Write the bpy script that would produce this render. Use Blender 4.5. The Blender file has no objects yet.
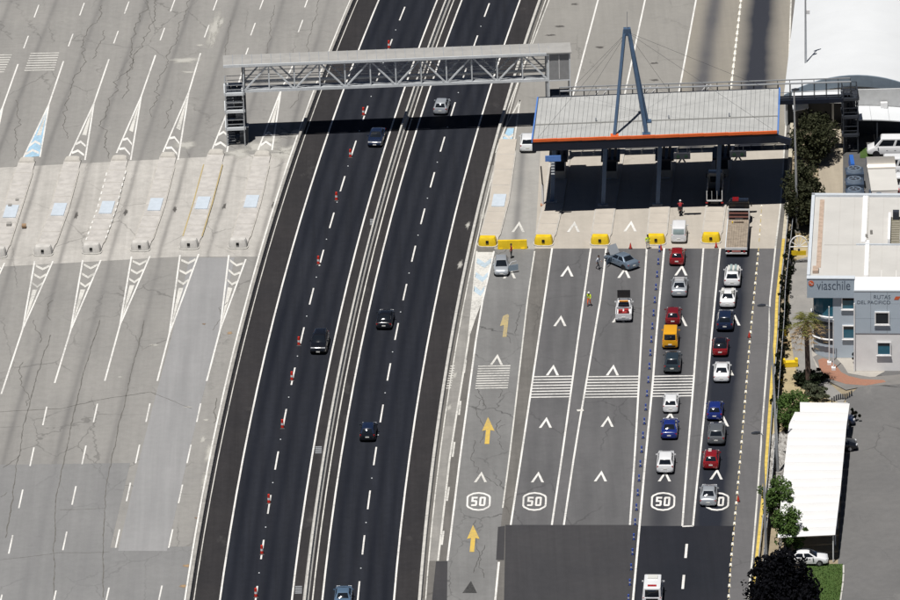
import bpy, bmesh, math, random
from mathutils import Vector, Matrix
rnd = random.Random(11)
sc = bpy.context.scene
R_ = math.radians

# ------------------------------------------------------------------ camera
TH = R_(22.5); FPX = 300/(.101*math.tan(TH)); DIST = FPX/8.9; ROLL = R_(1.5)
FW = Vector((0, math.cos(TH), -math.sin(TH))); U0 = Vector((0, math.sin(TH), math.cos(TH))); X0 = Vector((1, 0, 0))
RT = X0*math.cos(ROLL)-U0*math.sin(ROLL); UP = X0*math.sin(ROLL)+U0*math.cos(ROLL)
CAM = -FW*DIST
cd = bpy.data.cameras.new('camera'); cam = bpy.data.objects.new('camera', cd); sc.collection.objects.link(cam)
cd.sensor_width = 36; cd.sensor_fit = 'HORIZONTAL'; cd.lens = 36*FPX/900; cd.clip_start = 5; cd.clip_end = 12000
m4 = Matrix((RT, UP, -FW)).transposed().to_4x4(); m4.translation = CAM; cam.matrix_world = m4
sc.camera = cam

# ------------------------------------------------------------------ world, sun, exposure
SH = (.15, .29)                       # shadow run per metre of height (to +x, away from the camera)
sdir = Vector((SH[0], SH[1], -1)).normalized()
w = bpy.data.worlds.new('World'); sc.world = w; w.use_nodes = True
nt = w.node_tree; bg = nt.nodes['Background']
sky = nt.nodes.new('ShaderNodeTexSky'); sky.sky_type = 'NISHITA'; sky.sun_disc = False
sky.altitude = 900; sky.air_density = .3; sky.dust_density = .2; sky.sun_elevation = math.asin(-sdir.z); sky.sun_rotation = math.atan2(-sdir.x, -sdir.y) % (2*math.pi)
nt.links.new(sky.outputs[0], bg.inputs[0]); bg.inputs[1].default_value = .05
sl = bpy.data.lights.new('sun', 'SUN'); sl.energy = 5; sl.angle = R_(.53); sl.color = (1, .965, .92)
sun = bpy.data.objects.new('sun', sl); sc.collection.objects.link(sun)
sun.rotation_euler = sdir.to_track_quat('-Z', 'Y').to_euler(); sun.location = (0, 0, 60)
sc.cycles.diffuse_bounces = 2; sc.cycles.max_bounces = 6; sc.view_settings.view_transform = 'Standard'; sc.view_settings.look = 'None'
sc.view_settings.exposure = 0.; sc.view_settings.gamma = 1; sc.view_settings.use_curve_mapping = False

# ------------------------------------------------------------------ helpers
def P(px, py, z=0.):
    """survey: the place on level z of a point read off the aerial view (900 x 600 plan sheet)"""
    d = FW*FPX+RT*(px-450)-UP*(py-300)
    return CAM+d*((z-CAM.z)/d.z)
def tag(o, label=None, cat=None, group=None, kind=None):
    if label: o['label'] = label
    if cat: o['category'] = cat
    if group: o['group'] = group
    if kind: o['kind'] = kind
    return o
def link(o, parent=None):
    sc.collection.objects.link(o)
    if parent is not None: o.parent = parent
    return o
def empty(name, loc=(0, 0, 0), rz=0., label=None, cat=None, group=None):
    o = bpy.data.objects.new(name, None); o.location = loc; o.rotation_euler = (0, 0, rz); o.empty_display_size = .2
    link(o); return tag(o, label, cat, group)
def origin(parent):
    v = Vector((0, 0, 0)); o = parent
    while o is not None: v += Vector(o.location); o = o.parent
    return v
def copy_tree(o, parent=None):
    c = o.copy(); link(c); c.parent = parent
    for ch in o.children: copy_tree(ch, c)
    return c
class MB:
    """collects geometry for one mesh"""
    def __init__(s): s.v = []; s.f = []; s.uv = None
    def add(s, vs, fs):
        n = len(s.v); s.v += [Vector(v) for v in vs]; s.f += [tuple(i+n for i in f) for f in fs]; return s
    def box(s, x0, x1, y0, y1, z0, z1):
        return s.add([(x0,y0,z0),(x1,y0,z0),(x1,y1,z0),(x0,y1,z0),(x0,y0,z1),(x1,y0,z1),(x1,y1,z1),(x0,y1,z1)],
                     [(0,3,2,1),(4,5,6,7),(0,1,5,4),(1,2,6,5),(2,3,7,6),(3,0,4,7)])
    def bar(s, a, b, w, h=None, up=(0,0,1)):
        a = Vector(a); b = Vector(b); h = h or w; d = (b-a).normalized(); u = Vector(up)
        if abs(d.dot(u)) > .98: u = Vector((0, 1, 0))
        r = d.cross(u).normalized()*w/2; q = r.cross(d).normalized()*h/2
        return s.add([a-r-q,a+r-q,a+r+q,a-r+q,b-r-q,b+r-q,b+r+q,b-r+q],
                     [(0,3,2,1),(4,5,6,7),(0,1,5,4),(1,2,6,5),(2,3,7,6),(3,0,4,7)][::1])
    def tube(s, pts, rad, n=8, cap=True):
        pts = [Vector(p) for p in pts]; rad = rad if isinstance(rad, (list, tuple)) else [rad]*len(pts); rings = []
        for i, p in enumerate(pts):
            d = (pts[min(i+1, len(pts)-1)]-pts[max(i-1, 0)]).normalized()
            u = Vector((0, 0, 1)) if abs(d.z) < .9 else Vector((0, 1, 0))
            a = d.cross(u).normalized(); b = d.cross(a)
            rings.append([p+(a*math.cos(t)+b*math.sin(t))*rad[i] for t in [2*math.pi*k/n for k in range(n)]])
        return s.loft(rings, cap)
    def loft(s, rings, cap=True, closed=True):
        n = len(rings[0]); vs = [p for r in rings for p in r]; fs = []
        for i in range(len(rings)-1):
            for k in range(n if closed else n-1):
                a = i*n+k; b = i*n+(k+1) % n; fs.append((a, b, b+n, a+n))
        if cap: fs += [tuple(range(n))[::-1], tuple((len(rings)-1)*n+k for k in range(n))]
        return s.add(vs, fs)
    def poly(s, pts): return s.add(pts, [tuple(range(len(pts)))])
    def prism(s, pts, z0, z1, inset=None):
        n = len(pts); top = inset or pts
        return s.add([(p[0], p[1], z0) for p in pts]+[(p[0], p[1], z1) for p in top],
                     [tuple(range(n))[::-1], tuple(range(n, 2*n))]+[(i, (i+1) % n, n+(i+1) % n, n+i) for i in range(n)])
    def mesh(s, name, off=None, smooth=False, angle=35, fix=True):
        me = bpy.data.meshes.new(name)
        vs = [v-off for v in s.v] if off is not None else s.v
        me.from_pydata([tuple(v) for v in vs], [], s.f)
        if s.uv:
            ul = me.uv_layers.new(name='UVMap')
            for l in me.loops: ul.data[l.index].uv = s.uv[l.vertex_index]
        if fix:
            b = bmesh.new(); b.from_mesh(me); bmesh.ops.recalc_face_normals(b, faces=b.faces); b.to_mesh(me); b.free()
        if smooth:
            for p in me.polygons: p.use_smooth = True
            me.set_sharp_from_angle(angle=R_(angle))
        return me
    def build(s, name, mat, parent=None, world=True, smooth=False, kind=None, fix=True, angle=35):
        """world: the points are given in world space and moved into the parent's"""
        me = s.mesh(name, origin(parent) if (world and parent is not None) else None, smooth, angle, fix)
        if mat: me.materials.append(mat)
        o = link(bpy.data.objects.new(name, me), parent)
        if kind: o['kind'] = kind
        return o
def sheet(name, pts, z, mat, parent=None, kind=None):
    """flat polygon whose corners are read off the plan sheet"""
    m = MB(); q = [P(x, y, z) for x, y in pts]; m.poly(q)
    o = m.build(name, mat, parent, kind=kind, fix=False)
    if o.data.polygons[0].normal.z < 0: o.data.flip_normals()
    return o
def interp(pts, y):
    """x on a polyline given by (x, y) points sorted by y; runs straight on past its ends"""
    if y <= pts[0][1]: a, b = pts[0], pts[1]
    elif y >= pts[-1][1]: a, b = pts[-2], pts[-1]
    else:
        for a, b in zip(pts, pts[1:]):
            if a[1] <= y <= b[1]: break
    return a[0]+(b[0]-a[0])*(y-a[1])/(b[1]-a[1])
def strip(name, left, right, ys, z, mat, parent=None, kind=None, cols=4):
    """lane surface between two polylines with a lane-aligned uv"""
    m = MB(); m.uv = []; n = cols+1
    for y in ys:
        a = interp(left, y) if not callable(left) else left(y); b = interp(right, y) if not callable(right) else right(y)
        for k in range(n):
            u = k/cols; p = P(a+(b-a)*u, y, z); m.v.append(p); m.uv.append((u, p.y))
    for i in range(len(ys)-1):
        for k in range(cols):
            a = i*n+k; m.f.append((a+n, a+n+1, a+1, a))
    return m.build(name, mat, parent, kind=kind, fix=False)
def ribbon(m, pts, w, z=None):
    """band of width w along world points"""
    pts = [Vector(p) for p in pts]; q = []
    for i, p in enumerate(pts):
        d = (pts[min(i+1, len(pts)-1)]-pts[max(i-1, 0)]); d.z = 0; d.normalize(); r = Vector((d.y, -d.x, 0))*w/2
        q += [p-r, p+r]
    return m.add(q, [(2*i, 2*i+1, 2*i+3, 2*i+2) for i in range(len(pts)-1)])
def line(name, pts, w, z, mat, parent, ext=False):
    pts = list(pts)
    o = ribbon(MB(), [P(x, y, z) for x, y in pts], w).build(name, mat, parent, fix=False)
    if o.data.polygons[0].normal.z < 0: o.data.flip_normals()
    return o

# ------------------------------------------------------------------ materials
def newmat(name):
    m = bpy.data.materials.new(name); m.use_nodes = True
    return m, m.node_tree, m.node_tree.nodes['Principled BSDF']
def nd(t, typ, **kw):
    n = t.nodes.new(typ)
    for k, v in kw.items(): setattr(n, k, v)
    return n
def setin(t, sock, v):
    if isinstance(v, bpy.types.NodeSocket): t.links.new(v, sock)
    else: sock.default_value = v
def mth(t, op, a, b=None, c=None, clamp=False):
    n = nd(t, 'ShaderNodeMath', operation=op); n.use_clamp = clamp
    setin(t, n.inputs[0], a)
    if b is not None: setin(t, n.inputs[1], b)
    if c is not None: setin(t, n.inputs[2], c)
    return n.outputs[0]
def mixc(t, fac, a, b, blend='MIX'):
    n = nd(t, 'ShaderNodeMix', data_type='RGBA', blend_type=blend)
    setin(t, n.inputs[0], fac); setin(t, n.inputs[6], a); setin(t, n.inputs[7], b); return n.outputs[2]
def noise(t, vec, scale, detail=3, rough=.55, dist=0):
    n = nd(t, 'ShaderNodeTexNoise'); n.inputs['Scale'].default_value = scale; n.inputs['Detail'].default_value = detail
    n.inputs['Roughness'].default_value = rough; n.inputs['Distortion'].default_value = dist
    t.links.new(vec, n.inputs['Vector']); return n.outputs[0]
def remap(t, v, a, b, c=0., d=1.):
    n = nd(t, 'ShaderNodeMapRange'); setin(t, n.inputs[0], v)
    for i, x in enumerate((a, b, c, d)): n.inputs[i+1].default_value = x
    return n.outputs[0]
def c4(c): return (c[0], c[1], c[2], 1)
def mapping(t, vec, scale=(1, 1, 1), rz=0., loc=(0, 0, 0)):
    n = nd(t, 'ShaderNodeMapping'); t.links.new(vec, n.inputs[0])
    n.inputs['Scale'].default_value = scale; n.inputs['Rotation'].default_value = (0, 0, rz); n.inputs['Location'].default_value = loc
    return n.outputs[0]
MATS = {}
def plain(name, col, rough=.6, metal=0., var=.08, scale=2., spec=.4, coat=0.):
    """procedural single-colour material with slight mottling"""
    if name in MATS: return MATS[name]
    m, t, b = newmat(name); tc = nd(t, 'ShaderNodeTexCoord')
    n = noise(t, tc.outputs['Object'], scale, 4, .6)
    f = remap(t, n, .3, .7, 1-var, 1+var)
    v = nd(t, 'ShaderNodeVectorMath', operation='SCALE'); v.inputs[0].default_value = col; t.links.new(f, v.inputs['Scale'])
    t.links.new(v.outputs[0], b.inputs['Base Color'])
    b.inputs['Roughness'].default_value = rough; b.inputs['Metallic'].default_value = metal
    b.inputs['Specular IOR Level'].default_value = spec; b.inputs['Coat Weight'].default_value = coat
    b.inputs['Coat Roughness'].default_value = .05
    MATS[name] = m; return m
def ground(name, col, col2, var=.12, cracks=0., streak=0., rz=0., tracks=(), dark=(.05, .05, .05), blot=.08, rough=.9, crack_scale=.16, pale=0., hair=0.):
    """paving: two tones in blots, fine grain, streaks along the lanes, cracks, tyre tracks laid in the lane uv"""
    m, t, b = newmat(name); tc = nd(t, 'ShaderNodeTexCoord'); ob = tc.outputs['Object']
    big = remap(t, noise(t, ob, blot, 5, .6), .35, .65)
    c = mixc(t, big, c4(col), c4(col2))
    fine = mth(t, 'ADD', mth(t, 'MULTIPLY', noise(t, ob, 1.1, 4, .65), .6), mth(t, 'MULTIPLY', noise(t, ob, 7, 3, .7), .4))
    f = remap(t, fine, .32, .68, 1-var, 1+var)
    if streak:
        sv = mapping(t, ob, (1.4, .035, 1), rz); s = noise(t, sv, 1., 4, .6)
        f = mth(t, 'MULTIPLY', f, remap(t, s, .3, .7, 1-streak, 1+streak))
    if cracks:
        w = nd(t, 'ShaderNodeVectorMath', operation='ADD'); nn = nd(t, 'ShaderNodeTexNoise'); nn.inputs['Scale'].default_value = .9; nn.inputs['Detail'].default_value = 5
        t.links.new(ob, nn.inputs['Vector']); t.links.new(nn.outputs['Color'], w.inputs[0]); t.links.new(ob, w.inputs[1])
        vo = nd(t, 'ShaderNodeTexVoronoi', feature='DISTANCE_TO_EDGE'); vo.inputs['Scale'].default_value = crack_scale
        mv = mapping(t, w.outputs[0], (1, .45, 1), rz); t.links.new(mv, vo.inputs['Vector'])
        cr = remap(t, vo.outputs['Distance'], .004, .013, 1., 0.)
        msk = remap(t, noise(t, ob, .07, 3), .46, .58)
        f = mth(t, 'MULTIPLY', f, mth(t, 'SUBTRACT', 1., mth(t, 'MULTIPLY', mth(t, 'MULTIPLY', cr, msk), cracks)))
    if hair:
        hv = mapping(t, ob, (.045, .55, 1), R_(-3)); hn = noise(t, hv, 1., 3, .5, .4)
        ln = remap(t, mth(t, 'ABSOLUTE', mth(t, 'SUBTRACT', mth(t, 'FRACT', mth(t, 'MULTIPLY', hn, 5.)), .5)), .0, .018, 1., 0.)
        hm = remap(t, noise(t, ob, .11, 3), .48, .6)
        f = mth(t, 'MULTIPLY', f, mth(t, 'SUBTRACT', 1., mth(t, 'MULTIPLY', mth(t, 'MULTIPLY', ln, hm), hair)))
    v = nd(t, 'ShaderNodeVectorMath', operation='SCALE'); t.links.new(c, v.inputs[0]); t.links.new(f, v.inputs['Scale']); c = v.outputs[0]
    if tracks:
        uv = nd(t, 'ShaderNodeSeparateXYZ'); t.links.new(tc.outputs['UV'], uv.inputs[0])
        fr = mth(t, 'FRACT', uv.outputs[0]); tot = None
        wob = mth(t, 'MULTIPLY', mth(t, 'SUBTRACT', noise(t, mapping(t, tc.outputs['UV'], (.001, .03, 1)), 1., 2), .5), .08)
        for cc, ww, ss in tracks:
            x = mth(t, 'DIVIDE', mth(t, 'SUBTRACT', mth(t, 'ADD', fr, wob), cc), ww)
            g = mth(t, 'MULTIPLY', mth(t, 'EXPONENT', mth(t, 'MULTIPLY', mth(t, 'MULTIPLY', x, x), -1.)), ss)
            tot = g if tot is None else mth(t, 'ADD', tot, g)
        lane = mth(t, 'FLOOR', uv.outputs[0])
        cv = nd(t, 'ShaderNodeCombineXYZ'); t.links.new(mth(t, 'MULTIPLY', lane, 7.3), cv.inputs[0]); t.links.new(mth(t, 'MULTIPLY', uv.outputs[1], .035), cv.inputs[1])
        tot = mth(t, 'MULTIPLY', tot, remap(t, noise(t, cv.outputs[0], 1., 4, .6), .3, .7, .45, 1.15))
        c = mixc(t, mth(t, 'MINIMUM', tot, .95), c, c4(dark))
    if pale:
        pv = remap(t, noise(t, mapping(t, ob, (.25, .09, 1), rz), 1., 6, .65), .62, .74, 0., pale)
        c = mixc(t, pv, c, (.55, .53, .49, 1))
    t.links.new(c, b.inputs['Base Color']); b.inputs['Roughness'].default_value = rough; b.inputs['Specular IOR Level'].default_value = .2
    MATS[name] = m; return m
def paintmark(name, col, wear=.25):
    """road paint, worn through in places to the asphalt grey"""
    m, t, b = newmat(name); tc = nd(t, 'ShaderNodeTexCoord'); ob = tc.outputs['Object']
    n = mth(t, 'ADD', mth(t, 'MULTIPLY', noise(t, ob, 3.5, 5, .7), .55), mth(t, 'MULTIPLY', noise(t, ob, .22, 3, .6), .45)); k = remap(t, n, .47, .66, 0., wear)
    g = mixc(t, k, c4(col), (.2, .2, .19, 1)); t.links.new(g, b.inputs['Base Color']); b.inputs['Roughness'].default_value = .75
    b.inputs['Specular IOR Level'].default_value = .2
    MATS[name] = m; return m
WHITE = paintmark('road_paint_white', (.72, .71, .68), .6)
FADED = paintmark('road_paint_worn_white', (.62, .61, .57), .8)
BLUEP = paintmark('road_paint_pale_blue', (.34, .53, .68), .5)
BLUEW = paintmark('road_paint_washed_blue', (.44, .54, .61), .75)
YELP = paintmark('road_paint_yellow', (.60, .42, .09), .6)
YEL2 = paintmark('road_paint_worn_yellow', (.44, .35, .17), .85)
BLACKP = paintmark('road_paint_black', (.045, .045, .045), .3)
CONC = plain('concrete_barrier', (.47, .46, .43), .85, var=.16, scale=1.3)
CONC_D = plain('concrete_weathered', (.30, .29, .27), .9, var=.2, scale=.9)
STEEL = plain('galvanised_steel', (.42, .44, .46), .45, metal=.35, var=.1, scale=1)
STEEL_W = plain('pale_painted_steel', (.60, .63, .65), .5, var=.08, scale=1)
DARK = plain('dark_steel', (.035, .04, .05), .5, var=.2, scale=1)
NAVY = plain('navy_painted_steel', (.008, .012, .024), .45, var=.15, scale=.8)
BLUES = plain('blue_painted_steel', (.062, .105, .175), .42, var=.15, scale=.8)
BLACK = plain('black_rubber', (.012, .012, .012), .8)
YELLOW = plain('yellow_painted_concrete', (.72, .50, .015), .55, var=.14, scale=1.2)
# ------------------------------------------------------------------ ground and paving
def HX(y, off=0.): return 3.06e-4*y*y+.0864*y-19.42+off
O_BL, O_L, O_R1, O_L2, O_R2, O_B2 = -3.3, 0., 7.38, 10.5, 17.84, 20.45
LANE_A = math.atan(.2)
M_DIRT = ground('dry_earth', (.30, .25, .17), (.24, .20, .14), .2, blot=.15)
M_OLD = ground('old_plaza_asphalt', (.275, .268, .253), (.240, .235, .224), .09, .3, .05, R_(8), ((.45, .055, .48), (.52, .2, .2)), (.135, .132, .13), .06, pale=.10, hair=.28)
M_APRON = ground('apron_concrete', (.445, .43, .402), (.375, .362, .338), .13, .3, .08, R_(8), ((.42, .05, .62),), (.14, .135, .13), .1, pale=.25)
M_PATCHB = ground('blue_grey_resurfacing', (.278, .278, .280), (.255, .256, .258), .05, 0, .07, R_(8), ((.5, .1, .25),), (.2, .2, .205), .1)
M_PATCHG = ground('grey_resurfacing', (.218, .218, .217), (.196, .197, .197), .07, .15, .05, R_(7), ((.5, .1, .25),), (.15, .15, .155), .08)
M_ROAD = ground('dark_asphalt', (.0150, .0172, .0238), (.0180, .0200, .0265), .14, 0, .20, R_(5), ((.27, .12, .75), (.73, .11, .6)), (.0042, .0060, .0115), .06, rough=.8)
M_SHOU = ground('shoulder_asphalt', (.033, .031, .032), (.026, .025, .027), .16, 0, .12, R_(5), blot=.1, pale=.06)
M_TOLL = ground('toll_lane_asphalt', (.124, .123, .126), (.106, .106, .109), .08, .25, .07, R_(3), ((.30, .12, .25), (.70, .12, .25)), (.055, .056, .06), .09)
M_TOLL1 = ground('pale_toll_lane_asphalt', (.195, .195, .192), (.165, .165, .163), .09, .5, .06, R_(5), ((.5, .16, .3),), (.11, .11, .11), .09, crack_scale=.2)
M_SEP = ground('separator_asphalt', (.150, .143, .133), (.125, .120, .112), .12, .2, .1, R_(4), blot=.12)
M_TOLL4 = ground('oily_toll_lane_asphalt', (.108, .108, .112), (.095, .095, .099), .08, 0, .06, R_(3), ((.45, .31, 1.1),), (.036, .038, .045), .1)
M_TOLL5 = ground('dark_toll_lane_asphalt', (.088, .088, .091), (.08, .08, .083), .08, 0, .06, R_(3), ((.25, .35, 1.2), (.55, .26, 1.0)), (.013, .016, .025), .1)
M_FRESH = ground('fresh_asphalt', (.052, .051, .054), (.044, .044, .048), .08, 0, .08, R_(3), blot=.1)
M_FRESH2 = ground('fresh_dark_asphalt', (.016, .018, .024), (.020, .021, .027), .08, 0, .1, R_(3), ((.5, .2, .4),), (.010, .012, .018), .1)
M_APR = ground('toll_apron_concrete', (.43, .395, .345), (.385, .355, .31), .06, .1, .04, R_(3), ((.5, .07, .18),), (.26, .25, .23), .12)
M_APR1 = ground('worn_apron_concrete', (.33, .32, .30), (.29, .285, .27), .08, .1, .06, R_(4), ((.5, .1, .75),), (.13, .13, .13), .12)
M_FAR = ground('far_plaza_concrete', (.260, .252, .234), (.236, .229, .213), .06, .2, .05, R_(7), ((.5, .12, .12),), (.17, .165, .155), .07)
M_FARD = ground('stained_plaza_concrete', (.265, .245, .21), (.24, .225, .195), .06, 0, .05, R_(5), ((.42, .19, 1.15),), (.085, .085, .092), .07)
M_FARE = ground('blackened_plaza_concrete', (.265, .245, .21), (.24, .225, .195), .06, 0, .05, R_(4), ((.42, .27, 1.5),), (.018, .022, .034), .07)
M_SHR = ground('roadside_asphalt', (.128, .126, .129), (.112, .111, .114), .08, .15, .05, R_(3), blot=.12)

g = MB().poly([(-3000, -3000, -.12), (3000, -3000, -.12), (3000, 6000, -.12), (-3000, 6000, -.12)])
g.build('ground', M_DIRT, kind='structure')

# left, closed plaza: a grid whose columns follow the old toll lanes
SEP = [(300, -125), (262, 3), (246, 54), (216.5, 152), (202.7, 204.5), (189, 247.5), (169.3, 334), (148, 413), (137.6, 454), (117.6, 539), (70, 740)]
SPC = [(42, -125), (45.5, 5), (48, 160), (48.8, 250), (51.5, 413), (53, 539), (57, 740)]
def sepx(u, y): return interp(SEP, y)+u*interp(SPC, y)
def plaza(name, u0, u1, ytop, ybot, z, mat, parent=None, kind=None, rows=40, sub=3):
    m = MB(); m.uv = []; nc = max(1, int(round((u1-u0)*sub)))
    for r in range(rows+1):
        for k in range(nc+1):
            u = u0+(u1-u0)*k/nc
            xr = sepx(u, 200); a = ytop(xr) if callable(ytop) else ytop; b = ybot(xr) if callable(ybot) else ybot
            y = a+(b-a)*r/rows; p = P(sepx(u, y), y, z); m.v.append(p); m.uv.append((u+20, p.y))
    n = nc+1
    for r in range(rows):
        for k in range(nc):
            a = r*n+k; m.f.append((a+n, a+n+1, a+1, a))
    return m.build(name, mat, parent, kind=kind, fix=False)
left = plaza('toll_plaza_pavement', -9, 4, -125, 740, 0, M_OLD, kind='structure', rows=60)
up_edge = lambda x: 167-.052*x
lo_edge = lambda x: 268-.058*x if x < 195 else 256.7
apron = plaza('concrete_apron', -9, 2.6, up_edge, lo_edge, .006, M_APRON, left)
plaza('grey_patch', -2.6, -.1, lambda x: 466-.015*x, 740, .008, M_PATCHG, left)
plaza('grey_patch', -.1, 2.6, lambda x: 552-.02*x, 740, .008, M_PATCHG, left)
plaza('blue_grey_patch', .06, .98, 257.5, 551, .012, M_PATCHB, left)

# highway
YS = [(-150+10*i) for i in range(40)]
def hstrip(name, o0, o1, z, mat, parent=None, kind=None, cols=4):
    m = MB(); m.uv = []; n = cols+1
    for y in YS:
        for k in range(n): u = k/cols; m.v.append(Vector((HX(y, o0+(o1-o0)*u), y, z))); m.uv.append((u*(2 if o1-o0 > 6 else 1), y))
    for i in range(len(YS)-1):
        for k in range(cols): a = i*n+k; m.f.append((a, a+1, a+1+n, a+n))
    return m.build(name, mat, parent, kind=kind, fix=False)
road = hstrip('highway_shoulder', O_BL-.1, O_B2+.1, .018, M_SHOU, kind='structure')
hstrip('carriageway', O_L, O_R1, .024, M_ROAD, kind='structure')
hstrip('carriageway', O_L2, O_R2, .024, M_ROAD, kind='structure')
def hline(name, off, w, mat, z=.032, y0=-150, y1=240):
    ys = [y0+(y1-y0)*i/40 for i in range(41)]
    return ribbon(MB(), [(HX(y, off), y, z) for y in ys], w).build(name, mat, road, fix=False)
for off in (O_L, O_R1, O_L2, O_R2): hline('edge_line', off, .19, WHITE)
hline('edge_line', O_BL-.3, .18, WHITE); hline('edge_line', O_B2+.62, .13, FADED)
for off, y0 in ((3.66, 2.1), (14.13, 2.6)):
    for k in range(-9, 14):
        y = y0+11.42*k
        ribbon(MB(), [(HX(yy, off), yy, .032) for yy in (y-2.4, y, y+2.4)], .17).build('lane_dash', WHITE, road, fix=False)
        MB().box(HX(y+5.6, off)-.06, HX(y+5.6, off)+.06, y+5.5, y+5.7, .024, .05).build('road_stud', STEEL_W, road)
for px, py in ((318.5, 450), (298.5, 590), (373, 222)):
    c = P(px, py, .02)
    gr = MB()
    for k in range(5): gr.box(c.x-.35, c.x+.35, c.y-.9+k*.4, c.y-.7+k*.4, .02, .04)
    gr.build('drain_grate', STEEL, road)
# right toll lanes: polylines of the painted lines (plan-sheet x, y)
YR = [-125, -60, 0, 40, 80, 100, 130, 160, 190, 207, 225, 248, 270, 300, 340, 380, 420, 460, 500, 526, 560, 600, 660, 740]
def cut(a, b): return [a]+[y for y in YR if a < y < b]+[b]
L1L = [(505, 156), (494, 251), (482.7, 300), (476, 340), (461, 450), (447.5, 561), (437, 660)]
L1R = [(540, 160), (534.7, 251), (528, 295), (511, 445), (502.7, 508), (480, 740)]
L2L = [(563, 160), (552, 249), (545.9, 290), (523, 445), (510.7, 525), (480, 740)]
L2R = [(600, 160), (590.7, 249), (584.8, 290), (563.6, 445), (552, 524), (520, 740)]
L3L = [(617, 160), (606, 249), (602, 290), (575.7, 445), (564, 524), (535, 740)]
L3R = [(652, 160), (646.7, 249), (644, 290), (635.5, 445), (630, 524), (612, 740)]
L4L = [(672, 160), (664, 250), (656.7, 330), (653, 380), (645.8, 455), (640, 520), (633, 600), (620, 740)]
L4R = [(710, 160), (703.3, 250), (697.3, 330), (693.7, 380), (688, 450), (682.7, 520), (677, 600), (667, 740)]
L5L = [(728, 160), (720, 250), (712, 330), (707.6, 380), (700.6, 450), (693.3, 520), (689, 600), (678, 740)]
L5R = [(765, 160), (758.5, 250), (750, 339), (744.8, 405), (738.7, 477), (730.7, 565), (728.5, 600), (718, 740)]
KERB = [(801, -125), (796, 0), (792.5, 100), (786, 206), (782, 247), (776, 300), (775, 330), (769.6, 400), (764, 480), (757, 547), (751, 600), (735, 740)]
WEDGE = [(796, -125), (791, 0), (787.5, 100), (780.5, 206), (775.5, 247), (770, 300), (768.7, 345), (764, 400), (758.7, 480), (752.7, 555), (748, 600), (731, 740)]
def b2x(y):
    q = P(450, y); v = Vector((HX(q.y, O_B2), q.y, 0))-CAM
    return 450+FPX*v.dot(RT)/v.dot(FW)
def wide(pl, dx): return [(x+dx, y) for x, y in pl]
right = strip('toll_lane_pavement', lambda y: b2x(y)-3, wide(KERB, 1), [-125, -60, 0, 40, 80, 120, 160, 200, 250, 300, 350, 400, 450, 500, 550, 600, 660, 740], 0, M_SEP, kind='structure', cols=8)
strip('far_plaza_surface', lambda y: b2x(y)+7, lambda y: interp([(696, 0), (678.7, 93), (668, 150)], y), cut(-125, 152), .006, M_FAR, right)
strip('far_plaza_lane', [(696, 0), (678.7, 93), (668, 150)], [(741, 0), (730.7, 91), (724, 150)], cut(-125, 152), .006, M_FARD, right)
strip('far_plaza_lane', [(741, 0), (730.7, 91), (724, 150)], WEDGE, cut(-125, 152), .006, M_FARE, right)
strip('concrete_apron', L1R, WEDGE, cut(150, 248.5), .007, M_APR, right, cols=16)
strip('concrete_apron', L1L, L1R, cut(150, 249), .007, M_APR1, right)
strip('lane_surface', L1L, L1R, cut(249, 740), .010, M_TOLL1, right)
strip('lane_surface', L2L, L2R, cut(248.5, 526), .010, M_TOLL, right)
strip('lane_surface', L3L, L3R, cut(248.5, 526), .010, M_TOLL, right)
strip('lane_surface', L4L, L4R, cut(248.5, 526), .010, M_TOLL4, right)
strip('lane_surface', L5L, L5R, cut(248.5, 526), .010, M_TOLL5, right)
strip('median_surface', L4R, L5L, cut(248.5, 526), .010, M_TOLL, right)
strip('median_surface', L2R, L3L, cut(248.5, 526), .010, M_SHR, right)
strip('median_surface', L3R, L4L, cut(248.5, 526), .010, M_SHR, right)
strip('roadside_shoulder', L5R, KERB, cut(248.5, 740), .0105, M_SHR, right)
strip('asphalt_patch', [(505.5, 526), (504, 600), (500, 740)], L4L, [525, 560, 600, 740], .014, M_FRESH, right)
strip('asphalt_patch', L4L, L5R, [526, 560, 600, 740], .014, M_FRESH2, right)
sheet('asphalt_patch', [(436, 561.5), (447.5, 561), (447, 600), (445, 690), (425, 690), (432, 600)], .016, M_FRESH, right)
sheet('asphalt_patch', [(498, 527), (505, 526), (504, 560), (496, 560)], .016, M_FRESH, right)
strip('gutter_strip', lambda y: b2x(y)+5, [(476.8, 250.7), (472.5, 300), (468, 345), (450.7, 450), (438, 561)], cut(165, 561), .009, ground('pale_gutter', (.27, .262, .245), (.215, .21, .198), .12, .2, .08, R_(5), blot=.2, pale=.3), right)
# painted lines
ZM = .026
def pline(pl, y0, y1, w=.2, mat=WHITE, name='lane_line'):
    ys = cut(y0, y1); return line(name, [(interp(pl, y), y) for y in ys], w, ZM, mat, right)
for pl in (L2L, L2R, L3L, L3R): pline(pl, 248, 525, .2)
pline(L4L, 248, 740, .22); pline(L4R, 248, 526, .2); pline(L5L, 248, 526, .2)
line('lane_line', [(682.2, 526.5), (693.2, 526)], .3, ZM, WHITE, right)
for y in (516.6, 551, 582, 616, 652): 
    if y > 530: pline([(688.5, 526), (683.3, 582), (676, 660)], y-7, y+7, .26, name='lane_dash')
pline(L1R, 251, 508, .16, FADED); pline(wide(L1R, 1.5), 562, 740, .22, WHITE)
pline([(476.8, 250.7), (472.5, 300), (468, 345), (450.7, 450), (438, 561)], 251, 561, .2, FADED)
pline(L1L, 251, 561, .2, WHITE)
pline(WEDGE, -125, 740, .18, FADED)
for pl in ([(598, 0), (573, 94.7)], [(645, 0), (625, 93)], [(696, 0), (678.7, 93)]): pline(pl, -125, 150, .2)
pline([(741, 0), (730.7, 91)], -125, 150, .1, FADED)
pline(wide([(562, 0), (505, 150)], -13), -100, 140, .15, FADED)
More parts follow.
